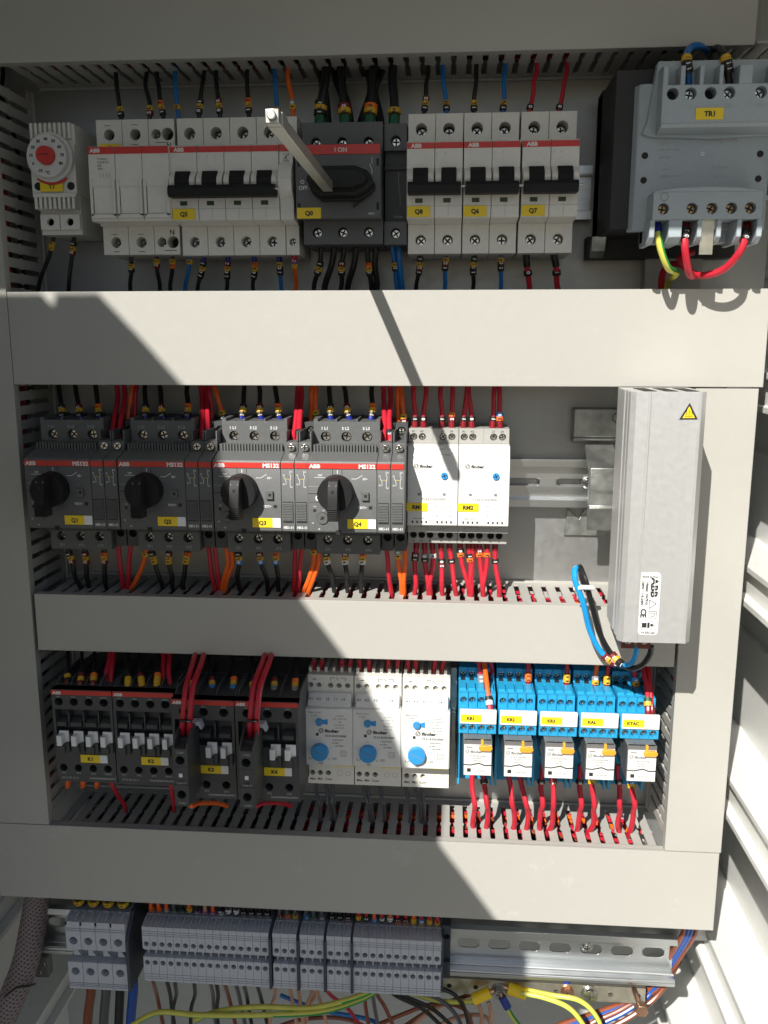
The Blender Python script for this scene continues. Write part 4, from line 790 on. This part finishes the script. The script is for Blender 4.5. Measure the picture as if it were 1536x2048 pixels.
M().holed(0, 6.6, 14, 27, 50, 8, [(3.6, 17.5, 2.4)], 'partition', 6, 'hole_dark').box(0, 6.6, -6, 14, 8, 44, 'partition').box(0, 1.4, -20, 24, 8, 61, 'partition').box(1.4, 6.6, -20, -6, 8, 48, 'partition').obj('clamp_body', T); screw(T, 3.6, 17.5, 46, 2.0)

# ================================================================== WIRES
CN = {'k': 'black', 'b': 'blue', 'r': 'red', 'o': 'orange', 'g': 'grey', 'n': 'brown', 'p': 'beige', 'G': 'green and yellow'}
def drop(label, c, a, b, sl, grp, r=1.45, ferr=None, pa=38, pb=30, sd=6., bow=0., fl=5., end=22, sgn=1, chl=3.0, sr=0):
    """wire from a terminal opening a=(px,py) to a duct slot b=(px,py); it carries on into the duct"""
    A0 = at(a[0], a[1], pa); B0 = at(b[0], b[1], pb); dz = B0[1]-A0[1]; s = 1 if dz > 0 else -1
    j = random.uniform(-.8, .8)
    pts = [(A0[0], A0[1]-s*7, A0[2]-1), A0, (A0[0]*.68+B0[0]*.32+bow+j, A0[1]+dz*.35, pa*.6+pb*.4+1), (A0[0]*.25+B0[0]*.75+bow*.7-j, A0[1]+dz*.72, pb+3), B0, (B0[0]+random.uniform(-1, 1), B0[1]+s*end*.5, pb-3), (B0[0]+random.uniform(-5, 5), B0[1]+s*end, pb-8)]
    return wire(label, c, pts, r, sl, sd+7, ferr, grp, chl=chl, fl=fl+7, sr=sr)
def run(dev, where, items, grp, **kw):
    n = len(items)
    for i, it in enumerate(items):
        c, a, b, sl = it[:4]; k = dict(kw); k.update(it[4] if len(it) > 4 else {})
        drop(f'{CN[c]} wire, {NTH[i]} from the left {where} {dev}', c, a, b, sl, grp, **k)
g = 'marked wires between the topmost duct and the top row'; UP = dict(pa=40, pb=34, sd=1.5)
run('the fuse disconnector', 'rising from', [('k', (243, 238), (232, 150), '1L'), ('k', (300, 236), (293, 150), '2L'), ('k', (327, 234), (314, 152), '1L3'), ('b', (357, 234), (350, 150), ' N')], g, **UP)
run('breaker Q5', 'rising from', [('k', (398, 232), (408, 150), '0L1'), ('k', (440, 231), (432, 148), '0L2'), ('k', (498, 230), (494, 146), '1L3'), ('b', (556, 230), (549, 146), 'N'), ('o', (586, 232), (576, 138), '48', dict(pa=44, sd=4))], g, **UP)
run('the rotary switch', 'rising as a thick lead from', [('k', (640, 250), (652, 134), '1L1', dict(sd=6)), ('k', (690, 250), (682, 134), ' L2', dict(sd=4)), ('k', (738, 250), (748, 132), ' L3', dict(sd=4)), ('k', (788, 250), (786, 130), ' N', dict(sd=4))], g, r=2.9, ferr='E', pa=42, pb=34, fl=5.5, chl=3)
run('the rotary switch', 'rising behind the thick leads of', [('k', (655, 250), (645, 134), ''), ('k', (700, 250), (672, 134), ''), ('k', (722, 250), (765, 132), ''), ('k', (760, 240), (735, 132), '')], g, r=3.0, pa=26, pb=24, sd=2)
run('breaker Q8', 'rising from', [('k', (848, 226), (856, 148), '1L2'), ('b', (893, 226), (886, 142), '1N')], g, **UP)
run('breaker Q6', 'rising from', [('k', (948, 226), (952, 142), '1L'), ('b', (1005, 226), (1010, 142), '1N')], g, **UP)
run('breaker Q7', 'rising from', [('r', (1058, 224), (1074, 140), '0'), ('r', (1117, 224), (1134, 140), '0')], g, **UP)
g = 'marked wires between the top row and the widest duct'; DN = dict(pa=36, pb=26, sd=2)
run('the thermostat', 'hanging below', [('k', (108, 472), (76, 590), '4L'), ('k', (148, 472), (138, 590), '1L2')], g, pa=30, pb=24, sd=4)
run('the fuse disconnector', 'hanging below', [('k', (262, 512), (262, 590), ' L1'), ('k', (314, 512), (320, 590), 'L2'), ('k', (345, 512), (341, 590), 'L3'), ('b', (380, 512), (370, 590), 'N')], g, **DN)
run('breaker Q5', 'hanging below', [('k', (408, 510), (395, 590), '1L01'), ('k', (457, 510), (453, 590), '2L01'), ('k', (508, 510), (508, 590), '3L01'), ('b', (558, 510), (564, 590), 'N01'), ('o', (588, 505), (593, 590), '74', dict(ferr='r', pa=42))], g, ferr='B', pa=36, pb=26, sd=4.5)
run('the rotary switch', 'hanging below', [('k', (642, 500), (628, 590), '1L1', dict(r=1.7)), ('k', (668, 500), (648, 590), ''), ('k', (688, 500), (680, 590), '2L1', dict(r=1.7)), ('k', (712, 500), (694, 590), ''), ('k', (735, 500), (744, 590), '3L1', dict(r=1.8)), ('k', (752, 500), (752, 590), ''), ('b', (785, 500), (797, 590), 'N1', dict(r=1.6)), ('b', (798, 512), (805, 590), '', dict(r=2))], g, r=2.2, pa=36, pb=26, sd=8)
run('breaker Q8', 'hanging below', [('k', (841, 508), (832, 590), '1L21'), ('b', (893, 508), (888, 590), 'N21')], g, **DN)
run('breaker Q6', 'hanging below', [('k', (950, 508), (944, 590), '1L11'), ('b', (1003, 508), (1001, 590), 'N11')], g, **DN)
run('breaker Q7', 'hanging below', [('r', (1052, 506), (1060, 590), '0', dict(ferr='k', sd=12)), ('r', (1107, 506), (1118, 590), '1', dict(ferr='k', sd=12))], g, r=1.9, pa=36, pb=26, fl=9)
g = 'marked wires between the widest duct and the motor starters'; M_ = dict(pa=44, pb=32, ferr='B', sd=3.2, fl=3.2)
for nme, xs in (('Q1', (126, 161, 200)), ('Q2', (290, 327, 374)), ('Q3', (484, 523, 560)), ('Q4', (662, 700, 742))):
    tx = {'Q1': (117, 150, 190), 'Q2': (291, 318, 376), 'Q3': (490, 517, 549), 'Q4': (658, 686, 746)}[nme]
    run('motor starter '+nme, 'rising from', [('k', (x, 842), (t, 762), '1L'+str(i+1)) for i, (x, t) in enumerate(zip(xs, tx))], g, r=1.7, **M_)
run('motor starter Q1', 'rising just right of', [('r', (223, 886), (233, 762), ''), ('r', (237, 884), (247, 762), '  0'), ('o', (256, 850), (266, 762), '', dict(pa=36)), ('r', (268, 846), (275, 762), '', dict(pa=34))], g, r=1.8, pa=62, pb=30, sd=0)
run('motor starter Q2', 'rising just right of', [('r', (404, 886), (400, 762), ''), ('r', (416, 884), (408, 762), '  0'), ('r', (424, 840), (420, 762), '', dict(pa=34)), ('o', (448, 838), (428, 762), '54', dict(pa=34))], g, r=1.8, pa=62, pb=30, sd=0)
run('motor starter Q3', 'rising just right of', [('r', (585, 886), (597, 762), ''), ('r', (597, 884), (602, 762), '  0'), ('o', (634, 838), (630, 762), '54', dict(pa=34)), ('o', (622, 838), (626, 762), '', dict(pa=32))], g, r=1.8, pa=62, pb=30, sd=0)
run('motor starter Q4', 'rising just right of', [('r', (768, 886), (767, 762), ''), ('r', (781, 884), (778, 762), '  0'), ('o', (797, 846), (794, 762), '', dict(pa=34)), ('o', (808, 846), (802, 762), '24', dict(pa=36))], g, r=1.8, pa=62, pb=30, sd=0)
g = 'red marked wires above the two white relays'; RM_ = dict(pa=40, pb=34, sd=7, r=1.7, ferr='R', fl=8)
run('white relay RM1', 'rising from', [('r', (829, 862), (828, 762), '1'), ('r', (847, 862), (852, 762), '0'), ('r', (882, 862), (883, 762), '1'), ('r', (903, 862), (906, 762), '23')], g, **RM_)
run('white relay RM2', 'rising from', [('r', (926, 862), (935, 762), '1'), ('r', (943, 862), (938, 762), '0'), ('r', (984, 862), (990, 762), '1'), ('r', (1000, 862), (998, 762), '36')], g, **RM_)
g = 'marked wires between the motor starters and the narrow duct'; B_ = dict(pa=46, pb=40, sd=1.5, r=1.7)
def s3(a, b, t, x0, x1): return [('k', (u, 1100), (v, 1172), str(i+1)+'L'+t) for i, (u, v) in enumerate(zip(x0, x1))]
run('motor starter Q1', 'hanging below', s3(0, 0, '2', (136, 170, 208), (160, 178, 212))+[('r', (236, 1070), (246, 1176), ''), ('r', (262, 1090), (256, 1176), ''), ('o', (292, 1100), (262, 1180), '4', dict(bow=2))], g, **B_)
run('motor starter Q2', 'hanging below', s3(0, 0, '4', (303, 338, 376), (325, 345, 366))+[('r', (412, 1070), (430, 1176), '52'), ('r', (430, 1095), (440, 1176), ''), ('o', (452, 1096), (444, 1180), '', dict(bow=2)), ('o', (463, 1096), (450, 1180), '', dict(bow=2))], g, **B_)
run('motor starter Q3', 'hanging below', s3(0, 0, '6', (476, 519, 553), (478, 535, 556))+[('r', (592, 1075), (588, 1180), '35'), ('r', (604, 1095), (596, 1180), ''), ('o', (628, 1096), (608, 1184), '4', dict(bow=2)), ('o', (638, 1096), (617, 1184), '', dict(bow=2))], g, **B_)
run('motor starter Q4', 'hanging below', s3(0, 0, '9', (652, 691, 726), (667, 694, 722))+[('r', (770, 1075), (782, 1182), '38'), ('o', (796, 1096), (803, 1186), '84'), ('o', (810, 1096), (808, 1186), '')], g, **B_)
g = 'red marked wires below the two white relays'; RB = dict(pa=38, pb=40, sd=2.5, r=1.75, ferr='R', fl=2.5)
run('white relay RM1', 'hanging below', [('r', (833, 1090), (829, 1192), ' 21'), ('r', (849, 1092), (857, 1190), ' 81'), ('r', (865, 1092), (861, 1190), ' 9'), ('r', (882, 1094), (885, 1195), '  02'), ('r', (899, 1094), (913, 1196), '  1')], g, **RB)
run('white relay RM2', 'hanging below', [('r', (920, 1090), (939, 1198), '03'), ('r', (937, 1092), (944, 1192), ' 13'), ('r', (945, 1094), (942, 1204), ''), ('r', (958, 1090), (967, 1200), '23'), ('r', (974, 1090), (966, 1196), ' 3'), ('r', (990, 1094), (998, 1200), '  1')], g, **RB)
g = 'marked wires between the narrow duct and the contactors'; K_ = dict(pa=70, pb=46, sd=0, r=1.3, end=30, chl=3.0, sr=2.5)
run('contactor K1', 'rising from', [('k', (134, 1372), (134, 1290), '21L'), ('k', (160, 1370), (163, 1290), '2L2'), ('k', (186, 1370), (188, 1290), '2L3')], g, **K_)
run('contactor K1', 'rising from the right edge of', [('r', (212, 1378), (218, 1290), ''), ('r', (222, 1376), (224, 1290), '')], g, pa=66, pb=46, r=1.9, end=30)
run('contactor K2', 'rising from', [('k', (256, 1370), (252, 1290), '4L1'), ('k', (284, 1370), (272, 1290), '4L2'), ('k', (314, 1370), (316, 1290), '4L3')], g, **K_)
run('contactor K2', 'rising from the right edge of', [('r', (329, 1376), (322, 1290), ''), ('r', (341, 1374), (334, 1290), '')], g, pa=66, pb=46, r=1.9, end=30)
K_['ferr'] = 'B'; K_['sd'] = -1; K_['fl'] = 2
run('contactor K3', 'rising from', [('k', (384, 1384), (388, 1290), ' 6L'), ('k', (425, 1384), (413, 1290), ' 6L2'), ('k', (466, 1384), (465, 1290), ' 6L3')], g, **K_)
run('contactor K4', 'rising from', [('k', (506, 1386), (500, 1290), ' 8L'), ('k', (548, 1386), (544, 1290), ' 8L2'), ('k', (590, 1388), (592, 1290), ' 8L3')], g, **K_)
for nme, (a, b), (c, d) in (('K3', (365, 379), (387, 404)), ('K4', (500, 513), (526, 539))):
    for k, (u, v) in enumerate(((a, c), (b, d))):
        wire(f'{["left", "right"][k]} one of the two red wires curving down to the projecting block of contactor {nme}', 'r', A((u, 1478, 99), (u, 1455, 106), (u+2, 1420, 106), (u+8, 1370, 98), (v, 1322, 74), (v+6, 1295, 50), (v+9, 1270, 40)), 1.95, group='red wires curving over the contactors')
    solo(M().box(at(a, 1440, 108)[0]-1.5, at(b, 1440, 108)[0]+1.5, at(a, 1440, 108)[1]-.6, at(a, 1440, 108)[1]+.8, 106, 110.4, 'black_plastic').text('I', at(b, 1440, 108)[0], at(b, 1440, 108)[1], 110.4, 1.6, 'ink_white', rot=1.57), 'wire_clip', f'small black marker ring round the red wires of contactor {nme}', 'wire marker')
    xx = {'K3': 384, 'K4': 512}[nme]
    wire(f'short orange-red wire hooking under contactor {nme}', 'o' if nme == 'K3' else 'r', A((xx, 1580, 92), (xx-8, 1598, 98), (xx-2, 1612, 98), (xx+16, 1606, 84), (xx+50, 1606, 60), (xx+70, 1612, 50)), 1.7, group='short wires hooked under the contactors')
wire('red wire slanting from under contactor K1 into the duct', 'r', A((218, 1560, 60), (226, 1572, 58), (238, 1594, 50), (250, 1612, 44), (252, 1630, 34)), 1.6)
wire('red wire dropping between contactors K2 and K3 into the duct', 'r', A((338, 1560, 60), (342, 1576, 60), (346, 1600, 52), (348, 1622, 40)), 1.6)
for i, (u, v) in enumerate(((136, 128), (166, 160), (194, 190))): wire(f'orange sleeve wire end, {NTH[i]} from the left, peeking out below contactor K1', 'o', A((u, 1558, 66), (u, 1566, 65), (u-1, 1573, 58), (u-2, 1570, 46)), 1.9, group='wire ends below contactor K1')
g = 'red wires rising behind the narrow duct to the level relays'
for nme, xs in (('leftmost', (627, 643, 683, 700)), ('middle', (718, 737, 776, 795)), ('rightmost', (815, 831, 869, 886))):
    run(f'the {nme} level relay', 'rising from', [('r', (x, 1350), (x+2, 1300), '  0' if i % 2 else '  1') for i, x in enumerate(xs)], g, pa=40, pb=36, r=1.8, ferr='R', fl=4)
g = 'wires rising from the blue relay sockets'
run('relay socket KR1', 'rising from', [('r', (963, 1374), (955, 1290), '88', dict(sd=4)), ('r', (985, 1360), (978, 1290), '', dict(pa=36)), ('o', (981, 1424), (964, 1290), '90', dict(pa=72, sd=5, ferr='r', fl=4.5)), ], g, pa=48, pb=44, r=1.75, ferr='R', fl=5)
run('relay socket KR2', 'rising from', [('r', (1056, 1376), (1057, 1290), '33')], g, pa=48, pb=40, r=1.7, ferr='R', fl=5, sd=5)
run('relay socket KR3', 'rising from', [('r', (1131, 1378), (1136, 1290), '44')], g, pa=48, pb=40, r=1.7, ferr='R', fl=5, sd=5)
run('relay socket KAL', 'rising from', [('o', (1191, 1382), (1195, 1290), '48'), ('r', (1212, 1382), (1220, 1290), '44')], g, pa=48, pb=40, r=1.7, ferr='R', fl=5, sd=5)
run('relay socket KTAC', 'rising from', [('r', (1272, 1384), (1264, 1290), '46', dict(sd=5)), ('r', (1296, 1424), (1286, 1290), '45', dict(pa=72, sd=4)), ('r', (1303, 1424), (1297, 1290), '', dict(pa=70))], g, pa=48, pb=42, r=1.8, ferr='R', fl=5)
g = 'grey wires hanging below the level relays'
for nme, xs in (('leftmost', ((632, 641), (650, 660), (664, 667))), ('middle', ((726, 738), (737, 743), (760, 768))), ('rightmost', ((812, 821), (831, 842), (844, 848)))):
    run(f'the {nme} level relay', 'hanging below', [('g', (u, 1562), (v, 1614), '') for u, v in xs], g, pa=36, pb=42, r=1.4)
g = 'red wires hanging below the blue relay sockets'
for nme, xs in (('KR1', ((944, 949, ''), (966, 976, '1'))), ('KR2', ((1016, 1028, ''), (1038, 1056, ''))), ('KR3', ((1084, 1082, '0'), (1106, 1106, '2'))), ('KAL', ((1160, 1160, '0'), (1183, 1187, '4'))), ('KTAC', ((1235, 1240, '0'), (1262, 1267, '64')))):
    run(f'relay socket {nme}', 'hanging below', [('r', (u, 1548), (v, 1622), s_) for u, v, s_ in xs], g, pa=38, pb=44, r=1.95, sd=4, end=26)
# wires of the transformer
g = 'transformer leads'
wire('blue lead bending over the top of the transformer', 'b', A((1378, 172, 84), (1377, 150, 85), (1373, 118, 86), (1380, 96, 76), (1400, 92, 70), (1420, 110, 50)), 2.0, '  114', 1, None, g)
wire('black lead bending over the top of the transformer', 'k', A((1458, 172, 84), (1457, 152, 85), (1452, 120, 86), (1440, 98, 76), (1426, 100, 70), (1420, 120, 50)), 2.1, '  114', 1, None, g)
wire('green and yellow earth wire curving below the transformer', 'G', A((1314, 448, 88), (1316, 466, 91), (1322, 500, 92), (1336, 535, 88), (1352, 544, 72), (1350, 550, 66), (1336, 566, 44), (1334, 600, 34)), 2.1, '', 0, 'B', g, fl=6)
wire('red wire dropping straight from the second terminal of the transformer', 'r', A((1372, 448, 84), (1371, 462, 91), (1370, 500, 94), (1378, 545, 88), (1386, 552, 76), (1374, 536, 66), (1350, 528, 50), (1326, 545, 40), (1322, 600, 34)), 2.2, '  00', 2, 'R', g, fl=8)
wire('red wire sweeping in a wide loop below the transformer', 'r', A((1493, 448, 84), (1491, 466, 91), (1482, 500, 94), (1448, 538, 88), (1405, 551, 80), (1378, 542, 66), (1360, 515, 60), (1384, 505, 40)), 2.2, '  10', 2, 'R', g, fl=8)
# leads entering the terminal strip from above
def strip(label, c, x, sl, grp, r=1.35, z0=-412, ferr=None):
    j = random.uniform(-1, 1)
    wire(label, c, [(x, z0-4, 38), (x, z0+3, 47), (x+j*.5, z0+12, 47), (x+j, z0+30, 42), (x+j*2, z0+45, 34)], r, sl, 8.5, ferr, grp, fl=4.5)
for i in range(4):
    x = -291.6+11.9*(i+.5); strip(f'thick black lead with green ferrule, {NTH[i]} from the left, entering the wide terminals', 'k', x, ' L', 'thick leads above the wide terminals', 3.0, -407, 'E')
cyc = {0: ['3', '3', '8', '5', '5', '5L', '7', '7', '7', '90', '19', '19', '01', '01', '01', '01'], 1: ['2', '3', '4'], 2: ['6', '5', '8'], 3: ['01', '11', '21'], 4: ['14', '15', '6', '18', '19', '31', '31', '44', '46', '44', '4']}
col = {0: 'ooogkokpokkkkkkk', 1: 'ggg', 2: 'ggg', 3: 'kkk', 4: 'rrororrorrr'}
for gi, (x0, n, w, ph) in enumerate(GRP):
    for i in range(n): strip(f'{CN[col[gi][i]]} lead entering the narrow terminal {NTH[i]} from the left {ph}', col[gi][i], x0+w*(i+.45), ' '[:0]+cyc[gi][i], 'marked leads above the narrow terminals', 1.4, -409.5, 'o' if gi == 4 else None)
# leads leaving the strip below
for (c, cn, u, v, r) in (('n', 'brown', 182, 176, 3.9), ('g', 'grey', 212, 208, 3.9), ('k', 'black', 240, 238, 3.7), ('d', 'blue', 266, 262, 4.0)):
    wire(f'thick {cn} cable hanging below the wide terminals', c, A((u, 1960, 34), (u, 1985, 34), (v, 2030, 32), (v-2, 2090, 30)), r, group='thick cables below the wide terminals', name='cable', cat='cable')
low = [('n', 306, 322, 10), ('k', 334, 346, 20), ('k', 350, 348, 8), ('k', 388, 384, 16), ('g', 420, 430, 12), ('k', 432, 436, 22), ('n', 448, 466, 14), ('g', 470, 486, 18), ('k', 486, 500, 8), ('k', 512, 530, 16), ('p', 549, 543, 30), ('p', 575, 590, 30), ('p', 592, 604, 28), ('p', 622, 612, 26), ('p', 627, 648, 32), ('p', 632, 618, 24),
       ('n', 722, 734, 22), ('g', 738, 752, 26), ('r', 640, 700, 8), ('k', 760, 850, 34), ('k', 775, 870, 28), ('n', 742, 775, 16)]
for i, (c, u, v, p) in enumerate(low):
    side = 'below the long run of narrow terminals' if u < 540 else ('below the groups of three terminals' if u < 700 else 'below the run of eleven terminals')
    k = sum(1 for a in low[:i] if (a[1] < 540) == (u < 540) and (a[1] < 700) == (u < 700))
    wire(f'{CN[c]} wire, {NTH[k]} counting from the left, hanging {side}', c, A((u, 1930, 34), (u, 1960, 33), (u*.7+v*.3+3, 1990, p+4), (v-2, 2020, p), (v+(v-u)*.6, 2075, p-4)), 1.6 if c != 'p' else 1.45, group='loose wires below the terminal strip', step=4)
for i, (c, pts) in enumerate([('n', ((700, 2075, 10), (790, 2035, 14), (870, 2008, 18), (930, 2020, 16), (950, 2075, 12))), ('p', ((800, 2075, 8), (850, 2030, 12), (905, 2004, 16), (958, 2012, 16), (962, 2075, 12))), ('n', ((780, 2072, 4), (860, 2020, 8), (920, 1996, 10), (950, 1985, 12), (940, 1970, 10))),
                              ('p', ((830, 2080, 6), (900, 2040, 8), (960, 2030, 10), (984, 2050, 10), (990, 2080, 8))), ('k', ((880, 1975, 22), (910, 1990, 26), (930, 2020, 28), (942, 2075, 28))), ('g', ((830, 1980, 24), (880, 2000, 26), (915, 2035, 28), (930, 2080, 28))), ('b', ((560, 1990, 4), (640, 2020, 6), (740, 2040, 6), (820, 2080, 6))), ('n', ((520, 2070, 4), (600, 2040, 4), (700, 2040, 4), (780, 2090, 4))), ('p', ((976, 2004, 14), (982, 2025, 16), (978, 2080, 16)))]):
    wire(f'{CN[c]} wire looping at the bottom edge, {NTH[i]} of the loose loops', c, A(*pts), 1.7, group='loose wire loops at the bottom edge', step=4)
g = 'green and yellow earth wires'
wire('upper of the two long earth wires crossing below the narrow terminals', 'G', A((390, 2040, 44), (440, 2022, 46), (520, 2014, 48), (620, 2016, 48), (700, 1998, 44), (750, 1978, 34), (780, 1960, 20)), 2.2, group=g)
wire('lower of the two long earth wires crossing below the narrow terminals', 'G', A((262, 2052, 46), (300, 2030, 48), (330, 2024, 50), (400, 2030, 52), (520, 2030, 52), (640, 2024, 50), (720, 2000, 40), (760, 1978, 30), (790, 1960, 20)), 2.2, group=g)
wire('dark earth wire running left from the yellow ring lug', 'G', A((820, 1985, 20), (870, 2000, 22), (910, 2004, 24), (950, 2002, 26)), 2.0, group=g)
wire('upper earth wire arching right from the yellow ring lug', 'G', A((1040, 1986, 26), (1090, 1996, 30), (1140, 2018, 34), (1172, 2060, 36), (1180, 2090, 36)), 2.1, group=g)
wire('lower earth wire arching right from the yellow ring lug', 'G', A((1044, 1978, 22), (1100, 1990, 24), (1160, 2002, 28), (1196, 2040, 30), (1206, 2090, 30)), 2.1, group=g)
wire('short earth wire dropping from the blue ring lug', 'G', A((1012, 2010, 26), (1024, 2032, 28), (1044, 2060, 30), (1054, 2090, 30)), 1.8, group=g)
wire('earth wire passing behind the mounting bar to the blue lug', 'G', A((1060, 1978, 8), (1130, 1980, 10), (1180, 1984, 12), (1230, 1990, 10)), 1.8, group=g)
q = lambda *a: a
bz0, bz1 = -494.5, -480.5
T = thing('earth_bar', 'pale metal earth bar under the bottom rail, drilled with screw holes', 'earth bar', 0, -487)
b_ = M().holed(-12, 163, -7, 7, 16, 13, [(14+21.6*i-8, 0, 2.0) for i in range(8)], 'brass_bar', 2.8, 'hole_dark'); b_.obj('bar', T)
def bolt(label, px, py, r, m, h=4, p=16, name='bolt'):
    x, z, _ = at(px, py, p); T = thing(name, label, 'bolt', x, z, p)
    M().cyl(0, 0, r*1.25, 0, 1.0, m, 24).obj('washer', T)
    M().cyl(0, 0, r, 1.0, 1+h, m, 6 if m != 'screw_zinc' else 24, r*.95).box(-r*.6, r*.6, -.4, .4, 1+h-.1, 1.05+h, 'hole_dark').box(-.4, .4, -r*.6, r*.6, 1+h-.1, 1.04+h, 'hole_dark').obj('bolt_head', T); return T
bolt('dull hexagon bolt clamping three ring lugs on the earth bar', 998, 1980, 5, 'bracket_zinc', 5)
bolt('small dull screw on the earth bar beside the bright one', 1134, 1982, 4.2, 'copper_dull', 3.4)
bolt('bright zinc screw on the earth bar', 1178, 1984, 5.2, 'screw_zinc', 4.4)
T = thing('stud', 'long copper coloured bolt sticking out of the earth bar end', 'bolt', *at(1268, 1978, 16)[:2], 16)
e0 = at(1268, 1978, 16); e1 = at(1283, 2020, 52); d_ = [e1[i]-e0[i] for i in range(3)]
tube(M(), [(0, 0, 0), (d_[0], d_[1], d_[2])], 2.2, 'copper_dull', 10).obj('threaded_rod', T); M().cyl(d_[0], d_[1], 5.2, d_[2]-4, d_[2]+2, 'copper_dull', 6).obj('bolt_head', T, .4)
def lug(label, c, a, b, r):
    P = spline(A(a, b), 2); T = tube(M(), P, r, c, 12).obj('ring_lug'); tag(T, label, 'cable lug', 'insulated ring lugs on the earth bar')
    v = Vector(P[0])-Vector(P[-1]); v.normalize(); Q = Vector(P[0]); tube(M(), [tuple(Q), tuple(Q+v*3.5)], r*.45, 'copper_dull', 8).obj('bare_strands', T)
mat('lug_yellow', (.85, .58, .01), .4, vary=.04); mat('lug_blue', (.015, .04, .28), .4, vary=.05)
lug('yellow insulated ring lug left of the hexagon bolt', 'lug_yellow', (980, 1984, 24), (946, 1999, 26), 4.6)
lug('yellow insulated ring lug right of the hexagon bolt', 'lug_yellow', (1016, 1976, 22), (1052, 1988, 24), 4.8)
lug('blue insulated ring lug below the hexagon bolt', 'lug_blue', (1004, 1994, 24), (1016, 2016, 26), 3.2)
lug('blue insulated lug behind the bar, above the small dull screw', 'lug_blue', (1134, 1974, 13), (1134, 1952, 13), 3.0)
g = 'brown and blue supply leads at the lower right'
for i, (c, off) in enumerate((('n', 0), ('d', 8), ('d', 15), ('n', 24))):
    wire(f'{"brown" if c == "n" else "blue"} lead, {NTH[i]} from the left where it leaves the lowest duct', c, A((1372+off, 1830, 30), (1366+off, 1866, 26), (1345+off*.9, 1905, 10), (1318+off*.7, 1950, 2), (1290+off*.5, 1985, 2), (1230-off, 2020, 6), (1150-off*1.5, 2052, 10), (1090-off*2, 2085, 12)), 2.0, group=g, step=4)
for i, (c, a, b) in enumerate((('n', 0, 0), ('d', 12, 10), ('n', 30, 26))):
    wire(f'{"brown" if c == "n" else "blue"} lead crossing the lower right corner, {NTH[i]} from above', c, A((1330+a, 1920, -4), (1290+a, 1985, 2), (1240+a, 2020+b*.3, 8), (1180+a, 2048+b*.6, 12), (1130+a, 2085+b, 14)), 2.0, group=g, step=4)
P = spline(A((80, 1770, 18), (70, 1830, 20), (52, 1920, 30), (26, 1990, 40), (-4, 2060, 50)), 3)
tag(tube(M(), P, 10.8, 'braid', 20).obj('braided_hose'), 'thick braided sleeve hanging down in the dark lower left corner', 'cable sleeve')
q = tube(M(), spline(A((10, 1992, 52), (34, 1975, 54), (58, 1972, 46), (70, 1968, 34)), 2), 1.0, 'wire_black', 6); solo(q, 'cable_tie', 'black tie wrapped round the braided sleeve', 'cable tie')
T = thing('loose_terminal', 'clear and metal wire connector lying beside the braided sleeve', 'connector', *at(92, 1920, 6)[:2], 6)
M().box(-6, 6, -10, 10, 0, 9, 'clear_cover').obj('connector_body', T, .8); screw(T, 2, 3, 9.5, 2.2); screw(T, -2, -5, 9.5, 2.2)
